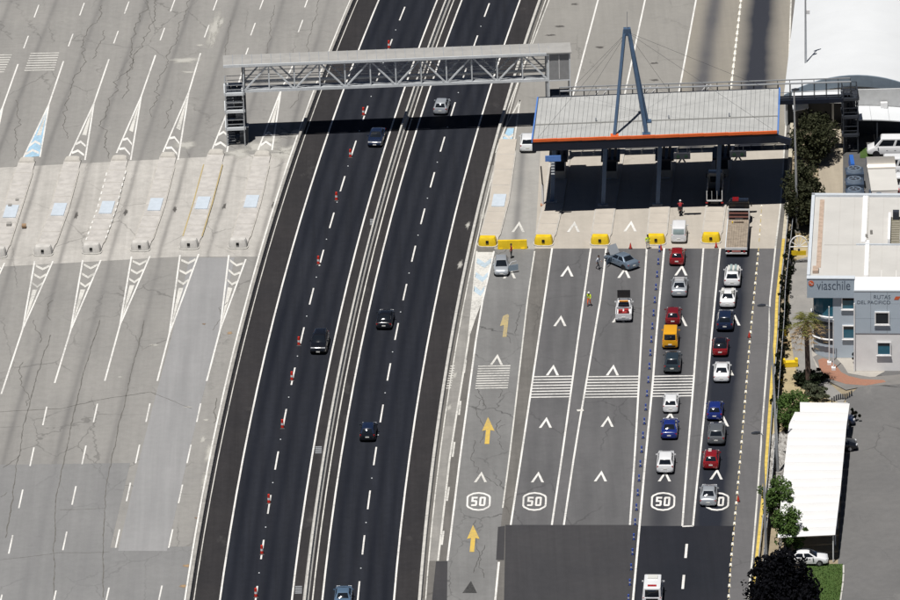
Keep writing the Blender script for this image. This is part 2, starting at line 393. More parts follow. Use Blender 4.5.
for a_, b_ in (((460.6, 401), (459, 415)), ((454.6, 442), (452.6, 457)), ((449, 487), (447, 501)), ((443.6, 531), (441.8, 545)), ((466, 360), (464, 373)), ((577, 410.5), (583.5, 410))): line('worn_mark', [a_, b_], .2 if a_[1] != 410.5 else .5, ZM+.005, FADED, right)
# rumble bars across the lanes
def bars(pl, pr, y0, y1, n, mat, a=0., b=1., par=None, z=ZM):
    for k in range(n):
        y = y0+(y1-y0)*k/(n-1); xl = interp(pl, y); xr = interp(pr, y)
        line('rumble_bar', [(xl+(xr-xl)*a, y+.3), (xl+(xr-xl)*b, y-.3)], .28, z+.002, mat, par or right)
bars(L1L, L1R, 366, 388, 10, FADED, .12, .8); bars(L2L, L2R, 376.5, 397, 8, WHITE); bars(L3L, L3R, 376.5, 397, 8, WHITE); bars(L4L, L4R, 376, 396, 8, WHITE)
bars([(31, 52), (24, 71)], [(59.5, 52), (54, 71)], 53, 70, 8, FADED, par=left, z=.016); bars([(-20, 52), (-26, 71)], [(12, 55), (4, 72)], 55, 72, 8, FADED, par=left, z=.016)
bars([(450.5, 366), (446, 388)], [(455, 366), (451, 388)], 366, 388, 10, FADED)
# chevrons, arrows and speed marks painted in the lanes
def chevron(px, py, mat=WHITE, par=None, sx=6.6, sy=5.4, t=.36, z=ZM):
    h = sy; q = [(-1, 1), (0, -1), (1, 1), (1-t*1.1, 1), (0, -1+2*t*.95), (-1+t*1.1, 1)]
    m = MB(); m.add([P(px+x*sx+y*-.6, py+y*h, z+.004) for x, y in q], [(0, 5, 4, 1), (1, 4, 3, 2)])
    o = m.build('chevron', mat, par or right, fix=False)
    return o
for px, py in ((574, 226.7), (630.7, 226), (567.5, 271), (624.5, 272.5), (560.5, 320.7), (553, 370), (613, 370), (546, 422.5), (607.7, 421.5), (538, 477), (601, 476),
               (681.5, 270), (681.5, 320.7), (670, 417), (665, 476), (734.5, 320), (723, 421), (716.7, 474), (619, 317)):
    chevron(px, py)
for px, py in ((518.7, 226.7), (510, 273), (497, 359.5), (481, 477), (728, 370)): chevron(px, py, FADED)
def arrow(px, py, mat, stem=True, k=1.):
    q = [(-6*k, 1), (0, -13), (6.5*k, 1), (2.3, 0), (1.2, 14), (-3.4, 14), (-2, 0)] if stem else [(-7.5, 5), (1, -7), (7, 5)]
    m = MB(); m.poly([P(px+x, py+y, ZM+.004) for x, y in q]); m.build('arrow', mat, right, fix=False)
arrow(488, 430, YELP); arrow(473, 538, YELP); arrow(470, 588, BLACKP, False)
m = MB(); m.poly([P(505+x, 326+y, ZM+.004) for x, y in [(-5, 0), (-2, -10), (2.5, -12), (4, -11), (1.5, 11), (-2.5, 11), (-1, -1)]]); m.build('arrow', YEL2, right, fix=False)
def speed50(px, py):
    z = ZM+.004; m = MB()
    ring = [(-12, .5), (-11.8, -4.6), (-10.3, -6.4), (-5.5, -8.6), (0, -9.3), (5.8, -8.6), (11, -6.4), (12.3, -4.6), (12.2, .5), (11.9, 4.5), (10.4, 6.2), (5.5, 8.7), (0, 9.4), (-5.8, 8.7), (-10.9, 6.3), (-12.2, 4.5)]
    n = len(ring); out = [P(px+x, py+y, z) for x, y in ring]; inn = [P(px+x*.855, py+y*.83, z) for x, y in ring]
    m.add(out+inn, [(i, n+i, n+(i+1) % n, (i+1) % n) for i in range(n)]); fr = m.build('speed_mark', WHITE, right, fix=False)
    def stroke(rs):
        d = MB()
        for x0, x1, y0, y1 in rs: q_ = z+.0015*len(d.f); d.poly([P(px+x0-.1*y0, py+y0, q_), P(px+x0-.1*y1, py+y1, q_), P(px+x1-.1*y1, py+y1, q_), P(px+x1-.1*y0, py+y0, q_)])
        d.build('digit', WHITE, fr, fix=False)
    t = 2.0; h = 1.7
    stroke([(-7.2, -1.2, -4.6, -4.6+h), (-7.2, -7.2+t, -4.6+h, -1.2), (-7.2, -1.9, -1.2, -1.2+h), (-1.2-t, -1.2, -.6, 3.9), (-7.0, -1.9, 4.6-h, 4.6)])
    stroke([(1.5, 6.4, -4.6, -4.6+h), (.8, .8+t, -4., 4.), (7.1-t, 7.1, -4., 4.), (1.5, 6.4, 4.6-h, 4.6)])
for px in (478.5, 534.5, 663, 717): speed50(px, 501.5)
# pale blue entry gore at the first toll island
sheet('gore_fill', [(477.6, 252), (494, 252), (483.2, 298), (475, 320), (470, 335), (473, 300)], ZM-.004, FADED, right)
for y in (258, 272, 286): sheet('chevron', [(478-(y-252)*.1, y), (485-(y-258)*.15, y+5), (492-(y-255)*.24, y), (491.5-(y-255)*.24, y+5), (484.5-(y-258)*.15, y+10), (477-(y-252)*.1, y+5)], ZM, BLUEW, right)
sheet('gore_fill', [(497, 152), (510, 152), (514, 128), (507.5, 128)], ZM, BLUEP, right)
for y in (133, 143): sheet('chevron', [(501-(y-140)*.35, y+3), (507-(y-140)*.3, y+6), (512-(y-140)*.2, y+3), (512-(y-140)*.2, y), (507-(y-140)*.3, y+3), (501-(y-140)*.35, y)], ZM+.004, FADED, right)
line('lane_line', [(495, 153), (505, 128), (520, 100)], .2, ZM+.004, FADED, right); line('lane_line', [(512, 153), (516, 128), (520, 100)], .2, ZM+.004, FADED, right)

# left plaza markings
ZL = .02
def lline(name, pts, w, mat): return line(name, pts, w, ZL, mat, left)
for u, ys in ((-4, (0, 0)),):
    pass
tops = [(36.5, 11), (26, 42), (82, 9), (70.7, 40), (126.7, 7.5), (116, 37), (172.8, 5), (162.4, 34), (215.5, 4), (206.7, 31), (262, 3), (253, 29), (246, 54), (307, 1), (300.5, 26), (-10, 13), (-20, 45)]
for x, y in tops: lline('lane_dash', [(x+2.3, y-6.3), (x-2.3, y+6.3)], .15, WHITE)
bots = [(44.8, 416), (95.5, 413), (148, 412.7), (198.7, 412.7), (32, 456.8), (84, 455), (137.6, 454), (189, 454), (20.8, 499), (74, 495.5), (128.5, 492), (180.5, 494), (10.7, 544.5), (64.8, 541), (117.6, 538.7), (170.7, 538.7), (-8, 420), (0, 604), (54, 600), (107, 597), (160, 595)]
for x, y in bots: lline('lane_dash', [(x+2, y-9.3), (x-2, y+9.3)], .16, WHITE)
GORE_UP = [((-26, 160), (-8, 160), (2.7, 107), (18, 64)), ((22.7, 158.7), (40, 157), (49, 104), (63.5, 61)), ((69, 157), (85, 160), (94, 103), (109, 59)), ((116.5, 153), (130.7, 160), (141.3, 96), (155.5, 55)), ((163, 152), (178, 160), (188.8, 92), (200.5, 53)),
           ((212, 150), (227, 152), (238, 85), (246, 60)), ((258, 150), (272, 150), (281, 90), (293, 65))]
GORE_DN = [((34.7, 261), (53, 261), (22.7, 329), (1.3, 394)), ((82.7, 260), (100.8, 260), (70.7, 330), (54.7, 383)), ((131.5, 256.5), (150, 256), (120, 325), (104.8, 381)), ((180, 255), (198.7, 254), (169.3, 334), (157.3, 381)), ((228.8, 255), (245.9, 259), (220, 330), (206.7, 381)), ((-14, 263), (4.5, 263), (-27, 332), (-48, 396))]
def lerp(a, b, t): return (a[0]+(b[0]-a[0])*t, a[1]+(b[1]-a[1])*t)
def gore(a, b, mrg, end, up, blue=False):
    lline('lane_line', [a, mrg, end], .19, WHITE); line('lane_line', [b, lerp(b, mrg, .985)], .19, ZL+.009, WHITE, left)
    # white tip and chevrons between the two lines
    if blue: sheet('gore_fill', [lerp(a, mrg, .02), lerp(b, mrg, .02), lerp(b, mrg, .9), lerp(a, mrg, .9)], ZL-.004, BLUEP, left)
    sheet('gore_tip', [lerp(lerp(a, mrg, .42), lerp(b, mrg, .42), .27), lerp(lerp(a, mrg, .42), lerp(b, mrg, .42), .73), lerp(lerp(a, mrg, .88), lerp(b, mrg, .88), .6), lerp(lerp(a, mrg, .88), lerp(b, mrg, .88), .4)], ZL+.004 if blue else ZL-.004, FADED, left)
    for t in ((.05, .18, .31) if not up else (.06, .22)):
        p, q = lerp(a, mrg, t), lerp(b, mrg, t); mid = lerp(p, q, .5); s = 3.5 if up else -3.5; th = 2.4 if up else -2.4
        p = lerp(p, q, .1); q = lerp(lerp(a, mrg, t), q, .9)
        if up: sheet('chevron', [(p[0], p[1]), (mid[0], mid[1]-s), (q[0], q[1]), (q[0], q[1]-th), (mid[0], mid[1]-s-th), (p[0], p[1]-th)], ZL+.004, WHITE, left)
        else: sheet('chevron', [(p[0], p[1]), (mid[0], mid[1]-s), (q[0], q[1]), (q[0], q[1]+2.4), (mid[0], mid[1]-s+2.4), (p[0], p[1]+2.4)], ZL+.004, FADED, left)
for i, gq in enumerate(GORE_UP): gore(*gq, True, i in (0, 1))
for gq in GORE_DN: gore(*gq, False)
# sealed joints and cracks in the old asphalt
CRACK = plain('crack_sealant', (.085, .083, .08), .9, var=.2)
CRACK2 = plain('weathered_crack', (.125, .12, .11), .9, var=.2)
def crack(pts, w=.1, jit=.35, mat=CRACK2, par=None, z=.017, step=.55):
    wp = [P(x, y, z) for x, y in pts]; L = []; Rr = []; off = 0.
    for a, b in zip(wp, wp[1:]):
        n = max(2, int((b-a).length/step)); d = (b-a).normalized(); r = Vector((d.y, -d.x, 0))
        for k in range(n):
            off = off*.86+rnd.gauss(0, jit*.42); p = a.lerp(b, k/n)+r*off; ww = w*rnd.uniform(.25, .75); L.append(p-r*ww/2); Rr.append(p+r*ww/2)
    m = MB(); m.add(L+Rr, [(i, len(L)+i, len(L)+i+1, i+1) for i in range(len(L)-1)]); o = m.build('crack', mat, par or left, fix=False)
    if o.data.polygons[0].normal.z < 0: o.data.flip_normals()
for pts, w, j in (([(50, 335), (37, 377), (20, 450), (5, 540)], .13, .1), ([(100, 320), (84, 370), (70, 430), (56, 500), (53, 600)], .12, .08), ([(144, 320), (132, 370), (118, 430), (104, 500), (103, 600)], .12, .08),
                  ([(100, 5), (88, 40), (84, 65), (66, 100), (66, 140)], .11, .4), ([(105, 30), (96, 60)], .1, .4), ([(145, 0), (125, 62), (110, 102), (103, 122), (110, 160)], .12, .45), ([(157, 0), (140, 50), (130, 85), (124, 100)], .12, .4),
                  ([(189, 0), (178, 40), (170, 62), (160, 85), (150, 118)], .1, .5), ([(172, 100), (165, 130)], .1, .4), ([(24, 362), (22, 385), (25, 408)], .1, .35), ([(34, 320), (36, 345)], .1, .4), ([(0, 412), (60, 408), (110, 398), (150, 392), (195, 410)], .1, .15),
                  ([(20, 455), (0, 470)], .1, .3), ([(56, 300), (54, 322)], .1, .4), ([(14, 100), (15, 160)], .09, .3), ([(0, 497), (12, 490)], .09, .3), ([(60, 510), (110, 508)], .08, .1), ([(0, 560), (60, 553), (115, 552)], .08, .1),
                  ([(275, 5), (270, 30), (258, 80)], .08, .2), ([(318, 0), (309, 40), (300, 80), (292, 110)], .08, .25), ([(230, 20), (226, 60)], .08, .2), ([(217, 398), (214, 425)], .1, .3), ([(213, 330), (228, 300)], .1, .4)):
    crack(pts, w*1.5, j)
for pts in ([(482, 400), (478, 415), (486, 425), (480, 445)], [(500, 420), (497, 440), (500, 452)], [(500, 388), (499, 400)], [(474, 440), (472, 460), (480, 472), (498, 488)], [(476, 520), (478, 545), (484, 580)], [(505, 330), (512, 345)], [(484, 545), (472, 575)], [(506, 425), (494, 430)], [(475, 395), (484, 400), (480, 408)]):
    crack(pts, .13, .3, CRACK, right, .02, .5)
# pale cement wash on the ground by the gantry foot and oil spots left at the removed booths
def stain(name, col, k=1.):
    m, t, b = newmat(name); tc = nd(t, 'ShaderNodeTexCoord'); uv = nd(t, 'ShaderNodeSeparateXYZ'); t.links.new(tc.outputs['UV'], uv.inputs[0])
    n = noise(t, tc.outputs['Object'], .9, 5, .7); a = mth(t, 'SUBTRACT', 1.25, mth(t, 'ADD', uv.outputs[0], mth(t, 'MULTIPLY', n, .75)))
    t.links.new(remap(t, a, 0., .55, 0., k), b.inputs['Alpha']); b.inputs['Base Color'].default_value = c4(col); b.inputs['Roughness'].default_value = .95; b.inputs['Specular IOR Level'].default_value = .1; return m
WASH = stain('cement_stain', (.52, .51, .47), .75); OIL = stain('oil_stain', (.10, .095, .09), .9); RUST = stain('rust_stain', (.38, .26, .15), .9); RUST2 = stain('reddish_stain', (.25, .18, .13), .8)
def blob(name, px, py, rx, ry, mat, par, z=.015, n=18, rough=.35, sk=-.25):
    q = []
    for k in range(n):
        a = 2*math.pi*k/n; s = 1+rnd.uniform(-rough, rough); x, y = rx*s*math.cos(a), ry*s*math.sin(a)
        q.append((px+x+y*sk, py+y))
    c = MB(); c.uv = [(0, 0)]+[(1, 0)]*n; c.add([P(px, py, z)]+[P(x, y, z) for x, y in q], [(0, 1+(k+1) % n, 1+k) for k in range(n)]); c.build(name, mat, par, fix=False)
for px, py, rx, ry in ((262, 147, 26, 8), (285, 152, 16, 9), (238, 153, 16, 6), (296, 132, 9, 6), (214, 30, 7, 22), (185, 60, 22, 4), (186, 145, 16, 5), (208, 480, 8, 14), (210, 452, 6, 16), (206, 510, 5, 10), (270, 140, 14, 4), (288, 152, 8, 3), (284, 133, 7, 2.2), (213, 40, 3.5, 10), (221, 22, 3, 8), (190, 72, 10, 1.6), (200, 45, 6, 1.5), (155, 345, 5, 1.6), (152, 345, 4, 1.2), (188, 407, 8, 1), (207, 473, 6, 2), (120, 377, 3, 1), (204, 487, 5, 3), (206, 420, 4, 1.6), (203, 440, 4, 5), (318, 122, 6, 2)):
    blob('cement_stain', px, py, rx, ry, WASH, left)
for u in range(-3, 2):
    y = 212.5-3*(u+2) if u < 0 else 206-u; x = sepx(u+.46, y)
    blob('oil_stain', x, y, 2.6, 4.2, OIL, left)
for px, py in ((187, 566), (184, 586), (230, 333)): blob('rust_stain', px, py, 4.5, 2, RUST, left, .022)
for px, py in ((204, 324), (196, 518)): blob('rust_stain', px, py, 2.5, 1.2, RUST2, left, .022)
for px, py in ((574, 4), (560, 26), (600, 47), (655, 63), (550, 35), (655, 80)): blob('oil_stain', px, py, 6, 1.3, OIL, right, .02, rough=.4)
for px, py in ((483, 215), (460, 265), (455, 375), (468, 225), (449, 408)): blob('cement_stain', px, py, 3, 5, WASH, right, .02)
# ------------------------------------------------------------------ barriers along the highway
def barrier(name, off, label, prof, segs, y0=-110, y1=200, mat=None):
    """concrete barrier cast in segments; profile across, run along the curve"""
    root = empty(name, (HX(0, off), 0, 0), 0, label, 'barrier'); L = (y1-y0)/segs
    for k in range(segs):
        a = y0+k*L+.03; b = y0+(k+1)*L-.03
        MB().loft([[(HX(y, off)+x, y, z) for x, z in prof] for y in (a, (a+b)/2, b)]).build('barrier_segment', mat or CONC, root)
    return root
NJ = [(-.32, 0), (-.32, .1), (-.15, .32), (-.1, .92), (.1, .92), (.15, .32), (.32, .1), (.32, 0)]
KB = [(-.2, 0), (-.16, .55), (.14, .55), (.2, 0)]
barrier('median_barrier', (O_R1+O_L2)/2-.12, 'long concrete barrier in the median between the two dark carriageways', NJ, 62)
barrier('roadside_barrier', O_BL+.12, 'concrete barrier between the closed toll plaza and the dark highway', KB, 62, mat=CONC_D); hline('edge_line', O_BL+.62, .1, FADED)
barrier('roadside_barrier', O_B2+.05, 'concrete barrier between the dark highway and the open toll lanes', KB, 62)
hline('edge_line', (O_R1+O_L2)/2+.55, .14, FADED)

# ------------------------------------------------------------------ islands and their crash noses
M_ISL = plain('island_concrete', (.458, .440, .414), .9, var=.15, scale=.9)
M_ISK = plain('island_kerb', (.44, .42, .385), .9, var=.14, scale=.8)
M_PAD = plain('pale_blue_slab', (.50, .56, .62), .6, var=.06)
M_NOSE = plain('worn_concrete', (.53, .515, .485), .9, var=.16, scale=1.3)
M_HOLE = plain('black_recess', (.01, .01, .01), .9)
def nose_mesh():
    m = MB(); base = []; top = []
    for x, y in ((-1.05, .55), (-1.08, .0), (-.98, -.42), (-.6, -.62), (.6, -.62), (.98, -.42), (1.08, 0), (1.05, .55)):
        base.append((x, y, 0)); top.append((x*.84, y*.8, 1.0))
    mid = [(b[0]*.98, b[1]*.98, .55) for b in base]; cap = [(t[0]*.93, t[1]*.9, 1.08) for t in top]
    return m.loft([base, mid, top, cap]).mesh('crash_nose', smooth=True, angle=30)
NOSE = nose_mesh(); HOLE = MB().box(-.16, .16, -.68, -.3, .5, .8).mesh('nose_hole'); FOOT = MB().prism([(-1.15, .6), (-1.18, -.05), (-1.05, -.52), (-.66, -.74), (.66, -.74), (1.05, -.52), (1.18, -.05), (1.15, .6)], 0, .13).mesh('nose_footing')
def inst(name, me, mat, parent, loc=(0, 0, 0), rot=(0, 0, 0), scl=(1, 1, 1)):
    o = bpy.data.objects.new(name, me); link(o, parent); o.location = loc; o.rotation_euler = rot; o.scale = scl
    if not me.materials: me.materials.append(None)
    if mat is not None: o.material_slots[0].link = 'OBJECT'; o.material_slots[0].material = mat
    return o
def nose_parts(parent, loc, rz, mat, scl=1.):
    c = inst('crash_nose', NOSE, mat, parent, loc, (0, 0, rz), (scl,)*3)
    inst('nose_hole', HOLE, M_HOLE, c); inst('nose_footing', FOOT, CONC, c)
    return c
def outline(axis, w, taper=.55):
    """plan outline of an island with tapered ends along a world-space axis"""
    L = []; Rr = []; n = len(axis)
    for i, p in enumerate(axis):
        d = (axis[min(i+1, n-1)]-axis[max(i-1, 0)]).normalized(); r = Vector((d.y, -d.x, 0))
        k = w/2*(taper if i in (0, n-1) else 1); L.append(p-r*k); Rr.append(p+r*k)
    return L+Rr[::-1]
def island(axis_px, w, label, group, nose_mat, pad=None, extra=None, top=M_ISL, upper=True, nose=True):
    ax = [P(x, y) for x, y in axis_px]; near = ax[-1]; far = ax[0]
    full = []
    for a, b in zip(ax, ax[1:]): full += [a.lerp(b, k/4) for k in range(4)]
    full.append(ax[-1])
    root = empty('toll_island', ax[len(ax)//2], 0, label, 'toll island', group); root.location.z = 0
    MB().prism(outline(full, w+.3), .0, .15).build('kerb', M_ISK, root)
    # surface poured in bays with open joints
    nb = 8; tot = len(full)-1
    for k in range(nb):
        i0 = tot*k/nb; i1 = tot*(k+1)/nb
        def at(i):
            j = min(int(i), tot-1); return full[j].lerp(full[j+1], i-j)
        seg = [at(i0+.02), at((i0+i1)/2), at(i1-.02)]
        d = (seg[2]-seg[0]).normalized(); r = Vector((d.y, -d.x, 0))*w/2
        MB().prism([seg[0]-r, seg[0]+r, seg[2]+r, seg[2]-r], .145, .165+.004*(k % 3)).build('slab', top, root)
    d = (full[0]-full[-1]).normalized(); rz = math.atan2(-d.x, d.y)
    if nose: nose_parts(root, near-origin(root)+d*.2, rz, nose_mat, 1.)
    if upper:
        inst('crash_nose', NOSE, plain('pale_island_end', (.46, .44, .40), .9, var=.1), root, far-origin(root)-d*.3, (0, 0, rz+math.pi), (.92, 1.15, .42))
    if pad:
        c = P(*pad); r = Vector((d.y, -d.x, 0)); q = [c-r*.75-d*1.9, c+r*.75-d*1.9, c+r*.75+d*1.9, c-r*.75+d*1.9]
        MB().prism(q, .16, .26).build('booth_base', M_PAD, root)
    if extra: extra(root, full, w)
    return root
def yellow_edges(root, full, w):
    for s in (-1, 1):
        o = outline(full[1:-1], w+.22, 1.)
        side = o[:len(full)-2] if s < 0 else o[len(full)-2:]
        ribbon(MB(), [Vector((p.x, p.y, .175)) for p in side], .14).build('edge_paint', YEL2, root)
def dashed_edges(root, full, w):
    o = outline(full[1:-1], w+.2, 1.); n = len(full)-2
    for side in (o[:n], o[n:]):
        for a, b in zip(side, side[1:]):
            for k in range(2):
                p, q = a.lerp(b, k/2+.05), a.lerp(b, k/2+.3); ribbon(MB(), [Vector((p.x, p.y, .176)), Vector((q.x, q.y, .176))], .16).build('edge_paint', WHITE, root)
LI = [((-19, 163), (-33, 214), (-50, 257)), ((27.5, 161), (11, 213), (-3, 257)), ((73, 160), (59, 211), (43, 255)), ((120, 159), (107, 209), (91.5, 253)), ((168.5, 156), (155.5, 206), (140, 250.5)), ((216.5, 153), (202.7, 204.5), (189, 248.5)), ((262.7, 154.7), (251.5, 203), (238, 248))]
ORD = ['farthest from the highway, past the frame edge', 'farthest from the highway, at the frame edge', 'fifth from the highway barrier, below plain white chevrons', 'fourth from the highway barrier, edged in dashes of white paint', 'third from the highway barrier', 'second from the highway barrier, edged in faded yellow paint', 'nearest the highway barrier']
for k, ax in enumerate(LI):
    if k == 0: continue
    island(ax, 2.0, 'disused concrete toll island '+ORD[k], 'toll islands of the closed plaza', M_NOSE, pad=ax[1], extra=yellow_edges if k == 5 else dashed_edges if k == 3 else None)
# bits of removed equipment left on the islands
for px, py, s in ((9, 225, .8), (24, 226.5, .7), (17, 200, .5), (10, 206, .6)):
    c = P(px, py, .17); MB().box(c.x-.35*s, c.x+.35*s, c.y-.5*s, c.y+.5*s, c.z, c.z+.35*s).build('junction_box', [CONC_D, plain('rusty_brown', (.3, .2, .12), .8)][px > 20])
for i, o in enumerate([o for o in sc.objects if o.name.startswith('junction_box')]):
    tag(o, ['grey concrete service box beside the booth slab of the outermost island', 'rusty brown service box on the lane next to the outermost island', 'small low grey box above the outermost booth slab', 'small grey box touching the outermost booth slab'][i], 'box', 'service boxes left on the outermost island')

RI = [([(508, 140), (499, 202), (487.5, 246)], 2.1, 'narrow concrete toll island with yellow nose beside the highway barrier'),
      ([(566, 120), (553, 205), (543.5, 245)], 2.1, 'toll island with yellow nose beside the low yellow lane barrier'),
      ([(620, 120), (606, 205), (600, 244.5)], 2.1, 'toll island with yellow nose behind the grey sedan with raised bonnet'),
      ([(672, 120), (660, 205), (656, 244)], 2.1, 'toll island with yellow nose where a worker in yellow stands'),
      ([(728, 120), (716.5, 203), (711, 242.5)], 2.1, 'toll island with yellow nose between the white van and the flatbed truck')]
for k, (ax, wd, lb) in enumerate(RI):
    island(ax, wd, lb, 'toll islands under the canopy', YELLOW, pad=ax[1] if k == 0 else None, upper=(k != 0), top=plain('cream_island_concrete', (.46, .42, .365), .9, var=.08, scale=.5))
    if k in (1, 2, 3, 4):
        c = P(ax[2][0]+1.5, ax[2][1]-7, .2)
        MB().box(c.x-.5, c.x+.5, c.y-.25, c.y+.25, .16, .2).build('cover_plate', DARK, bpy.data.objects['toll_island' if False else [o.name for o in sc.objects if o.get('label') == lb][0]])
# plastic barrier closing the first lane
c = P(512.5, 248.2)
m = MB(); q = [(-1.7, -.3), (1.7, -.3), (1.7, .3), (-1.7, .3)]; m.prism(q, 0, 1.0, [(x*.97, y*.55) for x, y in q])
root = empty('lane_barrier', c, R_(-1.5), 'long low yellow barrier closing the lane in front of the silver car', 'barrier')
m.build('barrier_body', YELLOW, root, world=False)
for x in (-1.3, -.1, 1.2): MB().box(x-.22, x+.22, -.4, .4, 0, .12).build('foot', YELLOW, root, world=False)

# ------------------------------------------------------------------ sign gantry with walkway across the highway
SHEET = plain('gantry_roof_sheet', (.34, .335, .32), .6, var=.1, scale=.6)
a0 = P(244, 91, 6.5); a1 = P(548, 79.5, 6.5); ax_ = (a1-a0); ax_.z = 0; GL = ax_.length; ax_.normalize(); gy = Vector((-ax_.y, ax_.x, 0))
GZ0, GZ1, GW = 6.5, 9.75, 3.1
def gp(s, t, z): return Vector((a0.x, a0.y, 0))+ax_*s+gy*t+Vector((0, 0, z))
gan = empty('overhead_gantry', (a0.x, a0.y, 0), 0, 'long grey steel truss gantry with roofed walkway spanning both dark carriageways', 'gantry')
NP = 12; pw = GL/NP
for t in (0, GW):
    for z, h in ((GZ0, .34), (GZ1-.1, .26)): MB().bar(gp(-.1, t, z), gp(GL+.1, t, z), .22, h).build('chord', STEEL_W, gan)
    for k in range(NP+1):
        MB().bar(gp(k*pw, t, GZ0), gp(k*pw, t, GZ1), .15).build('upright', STEEL_W, gan)
        if k < NP:
            z0, z1 = (GZ0, GZ1) if k % 2 == 0 else (GZ1, GZ0)
            MB().bar(gp(k*pw, t, z0), gp((k+1)*pw, t, z1), .17).build('diagonal', STEEL_W, gan)
for k in range(NP+1):
    MB().bar(gp(k*pw, 0, GZ0), gp(k*pw, GW, GZ0), .12).build('cross_beam', STEEL, gan); MB().bar(gp(k*pw, 0, GZ1-.15), gp(k*pw, GW, GZ1-.15), .12).build('cross_beam', STEEL, gan)
for k in range(NP):
    MB().prism([gp(k*pw+.03, .2, 0), gp((k+1)*pw-.03, .2, 0), gp((k+1)*pw-.03, 1.25, 0), gp(k*pw+.03, 1.25, 0)], GZ0+.12, GZ0+.18).build('walkway_panel', STEEL, gan)
    MB().bar(gp(k*pw, .05, GZ0+.55), gp((k+1)*pw, .05, GZ0+.12), .06).build('brace', STEEL, gan)
for t, z in ((GW-.2, GZ0+.9), (GW-.2, GZ0+1.5), (GW-.2, GZ0+2.1), (1.3, GZ0+1.2), (1.3, GZ0+.7)):
    MB().bar(gp(0, t, z), gp(GL, t, z), .07).build('hand_rail', STEEL, gan)
np_ = 34; s0, s1 = -2.35, GL+.2
for k in range(np_):
    a = s0+(s1-s0)*k/np_+.01; b = s0+(s1-s0)*(k+1)/np_-.01
    m = MB(); z = GZ1+.12
    m.loft([[gp(s, -.25, z), gp(s, 1.5, z+.14), gp(s, GW+.2, z+.02), gp(s, GW+.2, z-.05), gp(s, -.25, z-.08)] for s in (a, b)]).build('roof_panel', SHEET, gan)
    MB().loft([[gp(s, -.25, z+.03), gp(s, 1.5, z+.17), gp(s, GW+.2, z+.05), gp(s, GW+.2, z+.01), gp(s, -.25, z-.02)] for s in (b-.02, b+.05)]).build('roof_seam', STEEL, gan)
MB().bar(gp(s0, -.3, GZ1+.08), gp(s1, -.3, GZ1+.08), .12, .3).build('gutter', STEEL_W, gan)
for s, t in ((0, .15), (0, GW-.15), (GL, .15), (GL, GW-.15)):
    MB().bar(gp(s, t, 0), gp(s, t, GZ1), .38, .38).build('leg', STEEL if s else DARK, gan)
# stair towers
def stair_tower(loc, w, d, levels, label, rz=0., mat=STEEL, dark=DARK, edge=None):
    edge = edge or mat
    root = empty('stair_tower', loc, rz, label, 'stair tower'); H = levels[-1]
    for x in (-w/2, w/2):
        for y in (-d/2, d/2): MB().bar((x, y, 0), (x, y, H+1.1), .13).build('post', mat, root, world=False)
    prev = 0.
    for i, z in enumerate(levels):
        y0, y1 = (.1, d/2) if i % 2 == 0 else (-d/2, -.1)
        if i == len(levels)-1: y0, y1 = -d/2, d/2
        for k in range(3):
            x0 = -w/2+w*k/3; MB().box(x0+.03, x0+w/3-.03, y0, y1, z-.08, z).build('landing_plate', dark, root, world=False)
        for zz in (z+.0, z+.55, z+1.1):
            for x in (-w/2, w/2): MB().bar((x, -d/2, zz), (x, d/2, zz), .06 if zz > z else .34).build('rail', mat if zz > z else edge, root, world=False)
            for y in (-d/2, d/2): MB().bar((-w/2, y, zz), (w/2, y, zz), .06 if zz > z else .34).build('rail', mat if zz > z else edge, root, world=False)
        # flight of treads
        n = 9; sgn = 1 if i % 2 == 0 else -1; xs = -w/4 if i % 2 == 0 else w/4
        for k in range(n):
            t = (k+.5)/n; y = -sgn*(d/2-.5)+sgn*t*(d-1.); zz = prev+(z-prev)*t
            MB().box(xs-w/4+.08, xs+w/4-.08, y-.13, y+.13, zz-.03, zz).build('tread', mat, root, world=False)
        for dx in (-w/4+.06, w/4-.06): MB().bar((xs+dx, -sgn*(d/2-.5), prev), (xs+dx, sgn*(d/2-.5), z), .06, .22).build('stringer', dark, root, world=False)
        prev = z
    MB().box(-w/2+.12, w/2-.12, d/2-.1, d/2-.05, .3, H-.3).build('back_panel', dark, root, world=False)
    return root
stair_tower(P(236, 141), 2.1, 3.2, (2.2, 4.4, 6.6), 'grey steel stair tower at the foot of the highway gantry', R_(2), edge=STEEL_W)
# control cabinet beside the tower
c = P(244.5, 142); root = empty('equipment_cabinet', c, 0, 'black equipment cabinet next to the gantry leg', 'cabinet')
MB().box(-.5, .5, -.6, .6, .1, 2.1).build('cabinet_body', DARK, root, world=False); MB().box(-.58, .58, -.68, .68, 0, .1).build('plinth', CONC, root, world=False); MB().box(-.02, .02, -.64, -.6, .2, 2.).build('door_seam', STEEL, root, world=False); MB().box(-.55, .55, -.65, .65, 2.1, 2.18).build('lid', STEEL, root, world=False)

